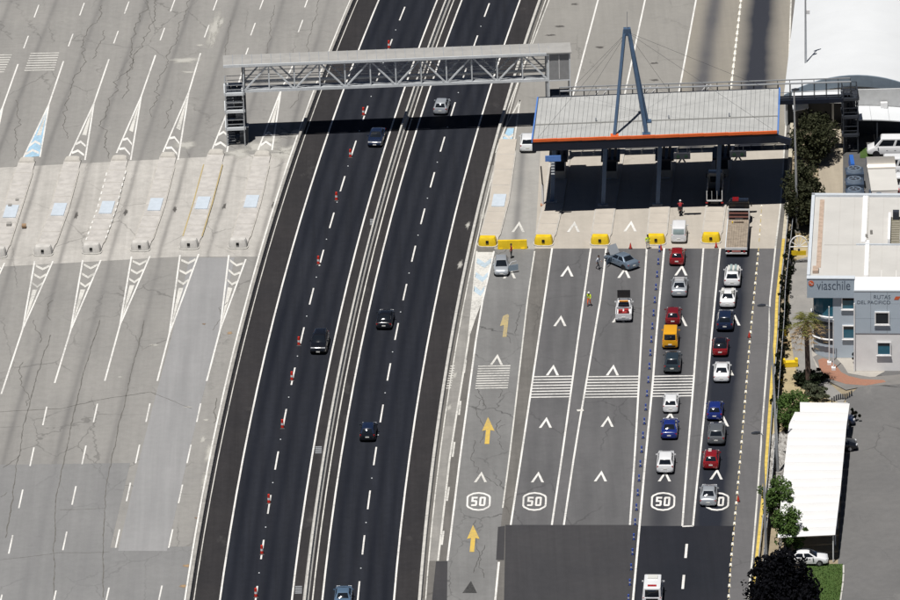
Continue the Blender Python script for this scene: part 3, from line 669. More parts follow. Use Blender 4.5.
# ------------------------------------------------------------------ toll canopy
CH = 9.85
FL, FR, RL, RR = (P(533, 140.5, CH), P(777, 132, CH), P(538.7, 98.7, CH), P(778.7, 89.3, CH))
def cp(u, v, z): p = FL.lerp(FR, u).lerp(RL.lerp(RR, u), v); return Vector((p.x, p.y, z))
M_ROOF = plain('canopy_roof_sheet', (.405, .41, .40), .55, var=.10, scale=.5); M_RIB = plain('canopy_roof_rib', (.375, .38, .375), .5, var=.06)
ORANGE = plain('orange_trim', (.72, .135, .03), .45, var=.08); TRIMB = plain('blue_trim', (.10, .22, .55), .45, var=.1)
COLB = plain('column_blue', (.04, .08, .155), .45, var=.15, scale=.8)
can = empty('toll_canopy', cp(.5, .5, 0), 0, 'large flat toll canopy with pale ribbed roof and orange front edge', 'canopy')
NPAN = 26
for r, (v0, v1, za, zb) in enumerate(((0, .385, CH+.02, CH-.10), (.392, 1, CH-.10, CH+.12))):
    for k in range(NPAN):
        u0 = k/NPAN+.0006; u1 = (k+1)/NPAN-.0006
        MB().loft([[cp(u0, v0, za), cp(u1, v0, za), cp(u1, v0, za-.1), cp(u0, v0, za-.1)], [cp(u0, v1, zb), cp(u1, v1, zb), cp(u1, v1, zb-.1), cp(u0, v1, zb-.1)]]).build('roof_panel', M_ROOF, can)
        for f in (0., .5):
            uu = u0+(u1-u0)*f
            MB().loft([[cp(uu-.0011, v0, za), cp(uu, v0, za+.07), cp(uu+.0011, v0, za)], [cp(uu-.0011, v1, zb), cp(uu, v1, zb+.07), cp(uu+.0011, v1, zb)]]).build('roof_rib', M_RIB, can)
MB().bar(cp(-.002, .388, CH-.12), cp(1.002, .388, CH-.12), .28, .16).build('roof_gutter', plain('gutter_grey', (.22, .22, .21), .6), can)
for k in (.25, .55, .8): 
    p = cp(k, .42, CH); MB().bar(p, p+Vector((0, 0, .35)), .18).build('vent_pipe', STEEL, can)
for k in range(10): MB().bar(cp(k/10+.0002, -.004, CH+.0), cp((k+1)/10-.0002, -.004, CH+.03), .22, .32).build('front_trim', ORANGE, can)
MB().bar(cp(-.004, .005, CH-.75), cp(1.004, .005, CH-.75), .3, 1.1).build('front_fascia', NAVY, can)
for u in (-.004, 1.004): MB().bar(cp(u, -.004, CH-.05), cp(u, 1.0, CH-.0), .16, .5).build('side_trim', TRIMB, can)
MB().bar(cp(-.002, 1.004, CH-.1), cp(1.002, 1.004, CH-.1), .2, .5).build('rear_trim', NAVY, can)
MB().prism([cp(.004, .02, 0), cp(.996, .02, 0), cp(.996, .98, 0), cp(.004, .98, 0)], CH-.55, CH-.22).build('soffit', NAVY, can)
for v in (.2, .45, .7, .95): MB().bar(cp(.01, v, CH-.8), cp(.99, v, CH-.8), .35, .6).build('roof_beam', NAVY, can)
# overhang beam past the canopy end
MB().bar(cp(.99, .02, CH-.75), P(791, 142, CH-1.0), .5, .7).build('end_beam', NAVY, can)
colpx = [(552, 203), (603, 206.5), (657.5, 206), (717, 203)]
for cx, cy in colpx:
    b = P(cx, cy); 
    for dy, lean in ((0, .5), (8.5, .9)):
        for s in ((0,) if dy == 0 else (-.28, .28)):
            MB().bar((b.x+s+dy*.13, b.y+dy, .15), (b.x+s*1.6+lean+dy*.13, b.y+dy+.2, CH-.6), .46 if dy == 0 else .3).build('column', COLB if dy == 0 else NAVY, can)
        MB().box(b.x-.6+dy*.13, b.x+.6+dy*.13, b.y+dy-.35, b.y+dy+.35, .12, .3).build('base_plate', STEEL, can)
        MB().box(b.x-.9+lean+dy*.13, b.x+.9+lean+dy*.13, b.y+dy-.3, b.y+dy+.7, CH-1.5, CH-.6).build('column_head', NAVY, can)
for cx, cy in ((682, 155), (738, 153)):   # lane signals hung from the soffit
    p = P(cx, cy, CH-1.6); root = empty('lane_signal', (p.x, p.y, CH-2.6), 0, 'dark lane signal box hanging from the canopy over the '+('lane of the white van' if cx < 700 else 'lane of the flatbed truck'), 'signal', 'lane signals under the canopy')
    MB().box(-.95, .95, -.18, .18, .55, 1.25).build('signal_box', DARK, root, world=False)
    for s in (-1, 1):
        MB().bar((s*.1, 0, .55), (s*.42, 0, 0), .16).build('bracket', DARK, root, world=False); MB().bar((s*.6, 0, 1.25), (s*.6, 0, 1.75), .08).build('hanger', DARK, root, world=False)
    for s in (-.45, .45): MB().tube([(s, -.18, .9), (s, -.24, .9)], .2, 12).build('lens', plain('dark_lens', (.02, .05, .03), .2), root, world=False)
# mast frame on the roof with stay cables
apx = cp(.385, .34, CH+11.5); fts = [cp(.333, .05, CH), cp(.463, .06, CH), cp(.463, .36, CH), cp(.352, .36, CH)]
mast = empty('roof_mast', cp(.39, .2, CH+.05), 0, 'tall blue steel A-frame mast with stay cables standing on the canopy roof', 'mast')
MB().bar(fts[0], apx-Vector((.25, 0, 0)), .34, .3).build('leg', BLUES, mast); MB().bar(fts[1], apx+Vector((.2, 0, 0)), .38, .3).build('leg', BLUES, mast); MB().bar(fts[2], apx+Vector((.22, .2, 0)), .34, .3).build('leg', BLUES, mast)
MB().box(apx.x-.4, apx.x+.42, apx.y-.3, apx.y+.4, apx.z-.7, apx.z+.15).build('mast_head', BLUES, mast)
MB().tube([apx, apx+Vector((.05, 0, 2.2))], .04, 6).build('lightning_rod', STEEL, mast)
for u, v in ((.02, .05), (.1, .98), (.98, .05), (.97, .97), (.55, .98), (.2, .98)): MB().tube([apx-Vector((0, 0, .3)), cp(u, v, CH+.1)], .015, 5).build('stay_cable', DARK, mast)
for f in fts[:3]: MB().box(f.x-.45, f.x+.45, f.y-.4, f.y+.4, CH-.05, CH+.12).build('foot_plate', ORANGE if f is fts[0] else BLUES, mast)

# toll booths under the canopy
GLASS = plain('dark_glass', (.016, .02, .026), .06, var=.1, spec=.6)
TEAL = plain('teal_window_glass', (.03, .13, .19), .08, var=.15, scale=.8, spec=.6)
BOOTHW = plain('booth_cream_panel', (.32, .3, .26), .6)
for k, (cx, cy) in enumerate(((559, 176), (611, 176), (665, 175), (722, 174))):
    b = P(cx, cy); lab = ['nearest the silver car with open door', 'in line with the grey sedan', 'in line with the worker in yellow', 'beside the flatbed truck'][k]
    root = empty('toll_booth', (b.x, b.y, .165), R_(-3), 'small toll booth in the canopy shade '+lab, 'booth', 'toll booths under the canopy')
    MB().box(-.8, .8, -1.4, 1.4, 0, 1.0).build('lower_wall', BOOTHW, root, world=False)
    for x in (-.76, .76):
        for y in (-1.36, 1.36, 0): MB().box(x-.05, x+.05, y-.05, y+.05, 1.0, 2.3).build('window_post', STEEL, root, world=False)
    for y in (-1.37, 1.37): MB().box(-.7, .7, y-.015, y+.015, 1.0, 2.3).build('window', GLASS, root, world=False)
    for x in (-.77, .77): MB().box(x-.015, x+.015, -1.3, 1.3, 1.0, 2.3).build('window', GLASS, root, world=False)
    MB().prism([(-1.1, -1.8), (1.1, -1.8), (1.1, 1.8), (-1.1, 1.8)], 2.3, 2.55).build('roof', NAVY, root, world=False)
# height-limit pole at the first island; dark upper colour paints the canopy's shade
b = P(543, 205.5); root = empty('gate_pole', b, 0, 'slim white and black pole on the first canopied island', 'pole')
MB().tube([(0, 0, .15), (.0, 0, 2.6)], .13, 8).build('lower_pole', plain('white_paint_metal', (.7, .7, .7), .5), root, world=False); MB().tube([(0, 0, 2.6), (-.15, 0, 4.9)], .08, 8).build('upper_pole', DARK, root, world=False); MB().box(-.3, .3, -.3, .3, 0, .16).build('base', plain('clay_block', (.4, .2, .12), .8), root, world=False)
b = P(553, 158, 7.6); root = empty('hanging_sign', (b.x, b.y, 7.), 0, 'small blue sign with ladder hanging under the canopy corner', 'sign')
MB().box(-.9, .9, -.06, .06, .2, .9).build('sign_board', TRIMB, root, world=False)
for k in range(5): MB().box(-.25, .15, -.08, .08, -1.4+k*.34, -1.26+k*.34).build('rung', STEEL_W, root, world=False)
for x in (-.25, .15): MB().box(x-.03, x+.03, -.05, .05, -1.5, .2).build('ladder_rail', DARK, root, world=False)

# ------------------------------------------------------------------ footbridge behind the canopy
f0 = P(560, 91, 9.0); f1 = P(851, 81.5, 9.0); fd = (f1-f0); FLN = fd.length; fd.normalize(); fn = Vector((-fd.y, fd.x, 0))
br = empty('footbridge', Vector((f0.x, f0.y, 0)), 0, 'narrow steel service footbridge running behind the canopy to the stair tower', 'footbridge')
def fp(s, t, z): return Vector((f0.x, f0.y, 0))+fd*s+fn*t+Vector((0, 0, z))
MB().bar(fp(0, 0, 9), fp(FLN, 0, 9), .3, .1).build('cable_tray', STEEL, br); MB().bar(fp(0, 1.2, 9), fp(FLN, 1.2, 9), .12, .12).build('hand_rail', STEEL, br)
MB().bar(fp(0, -.0, 7.9), fp(FLN, 0, 7.9), .07).build('hand_rail', STEEL, br)
nn = 24
for k in range(nn): MB().prism([fp(FLN*k/nn+.02, -.1, 0), fp(FLN*(k+1)/nn-.02, -.1, 0), fp(FLN*(k+1)/nn-.02, 1.3, 0), fp(FLN*k/nn+.02, 1.3, 0)], 6.75, 6.85).build('deck_panel', DARK, br)
for t in (-.1, 1.3): MB().bar(fp(0, t, 6.7), fp(FLN, t, 6.7), .12, .5).build('girder', NAVY, br)
for k in range(nn+1):
    for t in (0, 1.2): MB().bar(fp(FLN*k/nn, t, 6.8), fp(FLN*k/nn, t, 9), .07).build('post', DARK, br)
WP = plain('white_paint_metal', (.7, .7, .7), .5)
for px in (598, 606, 641, 648, 655, 705, 709):
    s = (P(px, 90, 9)-f0).dot(fd); MB().bar(fp(s-.45, .4, 8.0), fp(s+.35, .4, 9.05), .2, .1).build('brace', WP, br)
for s in (FLN*.02, FLN*.98): MB().bar(fp(s, .6, 0), fp(s, .6, 6.6), .4).build('pier', DARK, br)
stair_tower(P(850, 149), 1.7, 2.8, (2.3, 4.6, 6.85), 'dark steel stair tower at the end of the footbridge by the white halls', 0, DARK)
# gantry's lift cage where it meets the footbridge
b = gp(GL+1.35, 1.3, 0); root = empty('access_cage', b, math.atan2(ax_.y, ax_.x), 'grey glazed access cage at the canopy end of the gantry', 'cage')
for x in (-1.25, 1.25):
    for y in (-1.4, 1.4): MB().bar((x, y, 0), (x, y, 9.9), .16).build('post', STEEL_W, root, world=False)
for z in (6.4, 9.8):
    for x in (-1.25, 1.25): MB().bar((x, -1.4, z), (x, 1.4, z), .14).build('rail', STEEL_W, root, world=False)
    for y in (-1.4, 1.4): MB().bar((-1.25, y, z), (1.25, y, z), .14).build('rail', STEEL_W, root, world=False)
MB().box(-1.15, 1.15, -1.43, -1.38, 6.5, 9.7).build('front_panel', plain('grey_mesh_panel', (.27, .275, .28), .5), root, world=False); MB().box(-.04, .04, -1.47, -1.43, 6.6, 9.6).build('panel_strip', WP, root, world=False)
MB().box(-1.5, 1.5, -1.7, 1.7, 9.88, 10.0).build('roof', SHEET, root, world=False); MB().box(1.2, 1.3, -1.3, 1.3, .2, 9.7).build('side_panel', DARK, root, world=False)
for z in (2.1, 4.2, 6.3): MB().box(-1.15, 1.15, -1.3, 1.3, z, z+.1).build('landing', DARK, root, world=False)
# ------------------------------------------------------------------ roadside kerb, guard rail, verge
M_KERB = plain('yellow_kerb_paint', (.58, .43, .10), .7, var=.22, scale=1.1)
kr = empty('roadside_kerb', P(776, 300), 0, 'long yellow painted kerb along the outer toll lane', 'kerb')
ky = [-120+i*8 for i in range(107)]
for a, b in zip(ky, ky[1:]):
    if a < 236: continue
    p0, p1 = P(interp(KERB, a), a), P(interp(KERB, b-.12), b-.12)
    MB().bar(p0+Vector((.1, 0, .08)), p1+Vector((.1, 0, .08)), .32, .16).build('kerb_stone', M_KERB, kr)
kr2 = empty('roadside_kerb', P(790, 150), 0, 'pale concrete kerb along the far plaza edge beside the white halls', 'kerb')
for a, b in zip(ky, ky[1:]):
    if a >= 236: continue
    p0, p1 = P(interp(KERB, a), a), P(interp(KERB, b-.12), b-.12)
    MB().bar(p0+Vector((.15, 0, .08)), p1+Vector((.15, 0, .08)), .45, .16).build('kerb_stone', plain('cream_kerb', (.46, .42, .33), .85, var=.14), kr2)
M_PAVE = ground('pale_paving', (.40, .375, .335), (.345, .325, .295), .09, .0, blot=.25)
M_PARK = ground('car_park_asphalt', (.150, .148, .146), (.128, .127, .127), .10, .25, blot=.1, pale=.12)
M_PATH = ground('grey_footpath', (.27, .26, .245), (.23, .225, .215), .08, .1, blot=.3)
M_SAND = ground('sandy_bed', (.42, .35, .21), (.34, .28, .17), .22, blot=.6)
M_GREYP = ground('grey_paving', (.20, .19, .18), (.17, .165, .158), .1, blot=.4)
def brick_mat():
    m, t, b = newmat('brick_paving'); tc = nd(t, 'ShaderNodeTexCoord'); br_ = nd(t, 'ShaderNodeTexBrick')
    t.links.new(tc.outputs['Object'], br_.inputs[0]); br_.inputs['Scale'].default_value = 3.2; br_.inputs['Color1'].default_value = (.34, .145, .085, 1); br_.inputs['Color2'].default_value = (.27, .12, .075, 1); br_.inputs['Mortar'].default_value = (.25, .19, .15, 1)
    t.links.new(br_.outputs[0], b.inputs['Base Color']); b.inputs['Roughness'].default_value = .9; return m
sheet('forecourt', [(838, 560), (838, 700), (1000, 700), (1000, 340), (905, 360), (862, 384), (846, 398)], -.02, M_PARK, kind='structure')
sheet('footpath', [(790, 262), (813, 255), (815, 300), (818, 345), (826, 380), (846, 398), (842, 405), (812, 395), (796, 370), (789, 330)], -.03, M_PATH, kind='structure')
sheet('entrance_paving', [(812, 338), (836, 346), (858, 362), (905, 366), (905, 388), (862, 384), (840, 378), (818, 372), (812, 355)], -.02, M_PAVE, kind='structure')
sheet('grey_path', [(813, 357), (820, 353), (834, 356), (843, 365), (848, 373), (870, 377), (905, 374), (905, 384), (866, 386), (846, 390), (826, 380)], -.012, M_GREYP, kind='structure')
sheet('brick_path', [(818, 360), (823, 358), (829, 360), (836, 365), (841, 372), (849, 376), (862, 379), (884, 380), (886, 382), (866, 385.5), (846, 384), (830, 379), (820, 370)], -.006, brick_mat(), kind='structure')
sheet('planting_bed', [(784, 330), (789, 330), (796, 370), (812, 393), (842, 404), (850, 398), (840, 415), (805, 430), (770, 440), (772, 400)], -.025, M_SAND, kind='structure')
sheet('concrete_lane', [(819, 122), (842, 122), (843, 160), (843, 200), (818, 200), (819, 160)], -.02, ground('tan_concrete', (.36, .315, .245), (.32, .28, .22), .06, 0, .1, 0, blot=.1), kind='structure')
sheet('yard_paving', [(797, 200), (815, 200), (815, 256), (793, 262), (792, 235)], -.035, M_SAND, kind='structure')
sheet('yard_paving', [(843, 60), (990, 60), (990, 215), (843, 215)], -.035, ground('yard_asphalt', (.11, .11, .11), (.09, .09, .09), .12), kind='structure')
sheet('hall_floor', [(793, 90), (843, 90), (843, 126), (793, 126)], -.036, M_PARK, kind='structure')
# pebble bed beside the car port
sheet('pebble_bed', [(768, 436), (791, 428), (786, 480), (779, 512), (762, 512)], -.02, plain('bed_soil', (.14, .13, .12), .9), kind='structure')
PEB = plain('pale_pebble', (.42, .41, .39), .8, var=.35, scale=.8)
m = MB()
for k in range(900):
    y = rnd.uniform(434, 510); x0 = 769-(y-436)*.09; x1 = 790-(y-428)*.11; p = P(rnd.uniform(x0+1.5, x1), y); s = rnd.uniform(.07, .17)
    m.prism([(p.x-s, p.y-s*.7), (p.x+s, p.y-s), (p.x+s*.8, p.y+s), (p.x-s*.7, p.y+s*.9)], -.02, .05+s*.6, [(p.x-s*.5, p.y-s*.4), (p.x+s*.5, p.y-s*.5), (p.x+s*.4, p.y+s*.5), (p.x-s*.4, p.y+s*.5)])
tag(m.build('pebbles', PEB, fix=False), 'pale grey pebbles in the narrow bed beside the white car port', 'pebbles', kind='stuff')
# steel guard rail outside the kerb
gr = empty('guard_rail', P(779, 300), 0, 'grey steel guard rail running behind the yellow kerb', 'guard rail')
GRL = wide(KERB, 3.6)
for a in range(210, 620, 12):
    p0, p1 = P(interp(GRL, a), a), P(interp(GRL, a+12), a+12)
    MB().bar(p0+Vector((0, 0, .62)), p1+Vector((0, 0, .62)), .1, .34).build('rail_beam', STEEL, gr); MB().bar(p0, p0+Vector((0, 0, .8)), .13).build('post', STEEL, gr)
# dark wire fence behind the rail
fe = empty('wire_fence', P(785, 330), 0, 'dark mesh fence on posts behind the guard rail', 'fence')
M_MESH = plain('dark_fence_mesh', (.02, .024, .026), .7, var=.3)
FNL = wide(KERB, 9.5)
for a in range(205, 610, 10):
    p0, p1 = P(interp(FNL, a), a), P(interp(FNL, a+9.7), a+9.7)
    MB().bar(p0, p0+Vector((0, 0, 1.9)), .1).build('post', DARK, fe)
    MB().bar(p0+Vector((0, .1, .9)), p1+Vector((0, -.1, .9)), .04, 1.7).build('mesh_panel', M_MESH, fe)
    MB().bar(p0+Vector((0, 0, 1.82)), p1+Vector((0, 0, 1.82)), .06).build('top_rail', STEEL, fe)

# ------------------------------------------------------------------ vegetation
def leafmat(name, c1, c2, scale=.9):
    m, t, b = newmat(name); tc = nd(t, 'ShaderNodeTexCoord'); n = remap(t, noise(t, tc.outputs['Object'], scale, 4, .7), .3, .7)
    t.links.new(mixc(t, n, c4(c1), c4(c2)), b.inputs['Base Color']); b.inputs['Roughness'].default_value = .75; b.inputs['Specular IOR Level'].default_value = .25 if c2[1] > .02 else .06
    MATS[name] = m; return m
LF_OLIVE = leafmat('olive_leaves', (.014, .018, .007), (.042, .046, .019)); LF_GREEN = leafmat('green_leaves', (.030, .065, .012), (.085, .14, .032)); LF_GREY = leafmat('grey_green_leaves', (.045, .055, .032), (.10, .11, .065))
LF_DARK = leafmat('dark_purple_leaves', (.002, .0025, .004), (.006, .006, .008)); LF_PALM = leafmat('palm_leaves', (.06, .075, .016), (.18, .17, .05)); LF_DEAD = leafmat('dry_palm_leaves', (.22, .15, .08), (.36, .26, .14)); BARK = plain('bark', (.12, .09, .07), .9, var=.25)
LF_BLACK = leafmat('dark_hedge_leaves', (.003, .005, .003), (.011, .015, .008))
def leaves(m, c, r, n, size, seed, dens=.55):
    """leaf faces spread through clumps inside an ellipsoid, uneven outline"""
    R = random.Random(seed); c = Vector(c); r = Vector(r); cl = []
    while len(cl) < max(6, n//70):
        v = Vector((R.uniform(-1, 1), R.uniform(-1, 1), R.uniform(-1, 1)))
        if .25 < v.length < 1.0: cl.append((v*R.uniform(.8, 1.08), R.uniform(.16, .34)))
    for k in range(n):
        v, s = cl[k % len(cl)]
        d = Vector((R.gauss(0, 1), R.gauss(0, 1), R.gauss(0, 1))); d = d.normalized()*s*R.uniform(.35, 1)**.5
        q = v+d; p = c+Vector((q.x*r.x, q.y*r.y, q.z*r.z))
        nrm = (d+Vector((R.gauss(0, .5), R.gauss(0, .5), R.gauss(.3, .5)))).normalized(); a = nrm.cross(Vector((R.gauss(0, 1), R.gauss(0, 1), R.gauss(0, 1)))).normalized(); b = nrm.cross(a)
        L = size*R.uniform(.6, 1.3); W = L*.5
        m.add([p-a*L, p+b*W+nrm*L*.12, p+a*L, p-b*W+nrm*L*.12], [(0, 1, 2, 3)])
def tree(px, py, top, rad, mat, label, n=3600, size=.22, name='tree', trunk=.14, seed=0, crown_z=None, ry=None, group=None, cat='tree'):
    b = P(px, py); root = empty(name, b, 0, label, cat, group); R = random.Random(seed)
    cz = crown_z or top*.62; rz = top-cz
    t = MB(); t.tube([(0, 0, 0), (.1, .05, cz*.5), (0, .1, cz), (.1, 0, top*.85)], [trunk, trunk*.8, trunk*.55, trunk*.15], 7)
    for k in range(6):
        a = k*1.05+R.random(); e = Vector((math.cos(a)*rad*.7, math.sin(a)*rad*.7, cz+R.uniform(-.2, .5)*rz)); t.tube([(0, 0, cz*.55), e*.5+Vector((0, 0, cz*.3)), e], [trunk*.5, trunk*.3, trunk*.08], 5)
    t.build('trunk', BARK, root, world=False, smooth=True)
    m = MB(); leaves(m, (0, 0, cz), (rad, ry or rad, rz), n, size, seed+5); m.build('crown', mat, root, world=False, fix=False)
    return root
tree(814, 158, 5.8, 2.75, LF_OLIVE, 'dark olive tree beside the tan concrete lane below the footbridge', 7000, .2, seed=1, crown_z=2.9, ry=4.4)
tree(803, 224, 7.0, 2.5, LF_OLIVE, 'dark olive tree next to the tall lamp post above the roofed building corner', 8000, .2, seed=2, crown_z=3.7, ry=5.0)
tree(779, 524, 4.9, 1.9, LF_GREEN, 'small bright green tree growing against the white car port edge', 4200, .16, seed=3, crown_z=3.1, ry=2.2)
tree(789, 557, 5.3, 2.0, LF_GREEN, 'bushy green tree in front of the near corner of the car port', 4800, .16, seed=4, crown_z=3.2, ry=2.2)
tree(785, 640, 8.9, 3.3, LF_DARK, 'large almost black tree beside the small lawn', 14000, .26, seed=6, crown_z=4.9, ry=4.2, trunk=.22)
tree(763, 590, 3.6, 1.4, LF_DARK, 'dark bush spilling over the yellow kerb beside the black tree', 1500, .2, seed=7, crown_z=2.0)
tree(793, 424, 3.1, 1.95, LF_GREEN, 'dense green shrub at the far corner of the white car port', 5200, .15, name='shrub', seed=8, crown_z=1.5, ry=4.2, cat='shrub', trunk=.06)
tree(817, 398, 1.5, 1.6, LF_GREY, 'low grey green shrub between the palm and the car port', 2600, .14, name='shrub', seed=9, crown_z=.7, ry=1.6, cat='shrub', trunk=.05)
tree(808, 384, 1.5, 1.7, leafmat('deep_green_leaves', (.012, .022, .010), (.04, .055, .025)), 'dark green shrub around the foot of the palm', 2800, .14, name='shrub', seed=10, crown_z=.7, ry=1.7, cat='shrub', trunk=.05)
tree(822, 380, 1.3, 1.0, LF_BLACK, 'small very dark shrub between the palm and the brick path', 1200, .13, name='shrub', seed=11, crown_z=.65, cat='shrub', trunk=.04)
tree(855, 421, 1.5, .55, LF_BLACK, 'small dark potted shrub with pale flowers beside the car port', 500, .12, name='shrub', seed=12, crown_z=.9, cat='shrub', trunk=.04)
tree(793, 218, 2.2, 1.0, LF_OLIVE, 'low scrubby bush at the verge next to the fence', 900, .16, name='shrub', seed=13, crown_z=1.0, cat='shrub', trunk=.04, ry=3)
# near-black leaves stand in for a shadow band behind the guard rail
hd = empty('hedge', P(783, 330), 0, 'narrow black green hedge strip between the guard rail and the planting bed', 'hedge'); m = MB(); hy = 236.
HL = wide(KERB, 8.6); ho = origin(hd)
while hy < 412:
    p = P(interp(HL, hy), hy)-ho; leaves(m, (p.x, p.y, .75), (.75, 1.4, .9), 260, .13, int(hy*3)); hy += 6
m.build('hedge_leaves', LF_BLACK, hd, world=False, fix=False)
# palm
pb = P(808.5, 386); pal = empty('palm_tree', pb, 0, 'single fan palm with dry brown skirt in front of the office building', 'palm tree')
PT = 7.5
MB().tube([(0, 0, 0), (-.05, 0, 2), (-.12, 0, 4.2), (-.2, 0, PT)], [.34, .29, .26, .24], 10).build('trunk', plain('palm_bark', (.15, .105, .085), .9, var=.3, scale=3), pal, world=False, smooth=True)
for k in range(12):
    z = .5+k*.5; MB().tube([(-.02*k*.5, 0, z), (-.02*k*.5, 0, z+.12)], [.28-.005*k, .22], 9).build('trunk_ring', plain('palm_bark', (.15, .105, .085)), pal, world=False)
def frond(m, a, el, L, seed):
    R = random.Random(seed); o = Vector((-.2, 0, PT)); h = Vector((math.cos(a), math.sin(a), 0)); pts = []
    for i in range(7):
        t = i/6; pts.append(o+h*L*(t*math.cos(el))+Vector((0, 0, L*(math.sin(el)*t-.55*t*t))))
    m.tube(pts, [.03]*6+[.01], 4)
    side = Vector((-h.y, h.x, 0))
    for i in range(2, 7):
        for s in (-1, 1):
            for j in range(3):
                l = L*.34*R.uniform(.7, 1.1); d = (side*s*(.9-.2*j)+h*(.3+.35*j)+Vector((0, 0, R.uniform(-.35, .05)))).normalized()
                p = pts[i]; w = h.cross(d).normalized()*.0+(pts[i]-pts[i-1]).normalized()*.05
                m.add([p-w, p+w, p+d*l+Vector((0, 0, -.08))], [(0, 1, 2)])
for k in range(34):
    m = MB(); el = R_(75-115*(k/33)+rnd.uniform(-8, 8)); frond(m, k*2.4, el, rnd.uniform(2.0, 2.55), k); m.build('frond', LF_PALM if k < 18 else LF_DEAD, pal, world=False, fix=False)
m = MB()
for k in range(170):
    a = rnd.uniform(0, 6.28); r0 = .2; z = PT-.15-rnd.random()*.5; l = rnd.uniform(.6, 1.15); o = rnd.uniform(.25, .7)
    p = Vector((-.2+math.cos(a)*r0, math.sin(a)*r0, z)); q = p+Vector((math.cos(a)*o, math.sin(a)*o, -l)); s = Vector((-math.sin(a), math.cos(a), 0))*.07; m.add([p-s, p+s, q+s*.4, q-s*.4], [(0, 1, 2, 3)])
m.build('dry_skirt', LF_DEAD, pal, world=False, fix=False)
# lawn
LAWN = ground('lawn_soil', (.045, .085, .02), (.065, .105, .03), .25, blot=.8)
sheet('lawn', [(806, 564), (843, 564), (843, 580), (838, 610), (832, 700), (790, 700)], .0, LAWN, kind='structure')
LG = leafmat('grass_blades', (.04, .085, .015), (.10, .15, .04), .6); m = MB()
for k in range(5200):
    y = rnd.uniform(564.5, 690); x0 = 808 if y < 600 else 800; x1 = 842.5 if y < 580 else 842.5-(y-580)*.14
    p = P(rnd.uniform(x0, x1), y); a = rnd.random()*6.28; s = Vector((math.cos(a), math.sin(a), 0))*.05; h = rnd.uniform(.07, .2)
    m.add([p-s, p+s, p+Vector((s.y, -s.x, 0))*.8+Vector((0, 0, h))], [(0, 1, 2)])
tag(m.build('grass', LG, fix=False), 'bright green mown grass of the small lawn', 'grass', kind='stuff')
lk = empty('lawn_kerb', P(842, 590), 0, 'pale kerb stones edging the small green lawn', 'kerb')
for k in range(9):
    y = 566+k*9; x = 843.5 if y < 580 else 843.5-(y-580)*.14; x2 = 843.5 if y+8 < 580 else 843.5-(y+8-580)*.14
    MB().bar(P(x, y)+Vector((0, 0, .05)), P(x2, y+8)+Vector((0, 0, .05)), .16, .14).build('kerb_stone', CONC, lk)

# ------------------------------------------------------------------ white car port
M_FAB = plain('white_fabric_roof', (.70, .70, .695), .6, var=.02, scale=.5, spec=.2)
CZ = 3.1
cpR = empty('car_port', P(815, 490), 0, 'long white fabric car port roof on steel posts beside the car park', 'car port')
EL = [(801, 404), (789, 425), (783, 478), (777, 541)]; ER = [(849.6, 401), (846, 432), (840.5, 490), (835, 535.5)]
ys = [403.5, 413, 421.5]+[421.5+8.1*k for k in range(1, 15)]; nb = len(ys)-1
def ex(pl, y, base): return interp([(801, 404), (795, 413), (789, 425), (783, 478), (777, 541)] if pl == 0 else [(850, 401), (846.6, 425), (840.5, 490), (835, 536)], y)
for k in range(nb):
    y0, y1 = ys[k]+.05, ys[k+1]-.05; rings = []
    for y in (y0, (y0*3+y1)/4, (y0+y1)/2, (y0+y1*3)/4, y1):
        t = (y-y0)/(y1-y0); arch = .10*math.sin(math.pi*t); row = []
        tl = (y-403.5)/(535-403.5)
        for s in range(5):
            u = s/4; xl = ex(0, y, 0); xr = ex(1, y, 0)
            if k == 0: xl = 800
            yy = y+(4.5*tl-1.5)*(1-u)*.9
            q = P(xl+(xr-xl)*u, yy, CZ+.12*math.sin(math.pi*u)+arch); row.append(q)
        rings.append(row)
    m = MB(); n = 5; vs = [p for r in rings for p in r]; vs2 = [p-Vector((0, 0, .05)) for p in vs]
    fs = [(i*n+j, i*n+j+1, (i+1)*n+j+1, (i+1)*n+j) for i in range(4) for j in range(4)]
    N = len(vs); m.add(vs+vs2, fs+[tuple(N+i for i in f[::-1]) for f in fs]+[(i, i+1, N+i+1, N+i) for i in (0, 1, 2, 3, 20, 21, 22, 23)]+[(i*5, (i+1)*5, N+(i+1)*5, N+i*5) for i in range(4)]+[(i*5+4, (i+1)*5+4, N+(i+1)*5+4, N+i*5+4) for i in range(4)])
    m.build('roof_panel', M_FAB, cpR, smooth=True)
for k in range(0, nb+1, 2):
    y = ys[k]; a = P(ex(0, y, 0)+2, y, CZ-.1); b = P(ex(1, y, 0)-2, y, CZ-.1)
    MB().bar(a, b, .1, .16).build('rafter', WP, cpR)
    for p in (a, b): MB().tube([(p.x, p.y, -.03), (p.x, p.y, CZ-.1)], .07, 8).build('post', WP, cpR)
ap = [P(791+20*t, 423-4*t-8*math.sin(math.pi*t)*.6, CZ) for t in (0, .25, .5, .75, 1)]; MB().tube(ap, .07, 6).build('arch_frame', WP, cpR)
for t in (.25, .5, .75): q = ap[int(t*4)]; MB().tube([q, q-Vector((0, 0, .8))], .05, 6).build('arch_frame', WP, cpR)

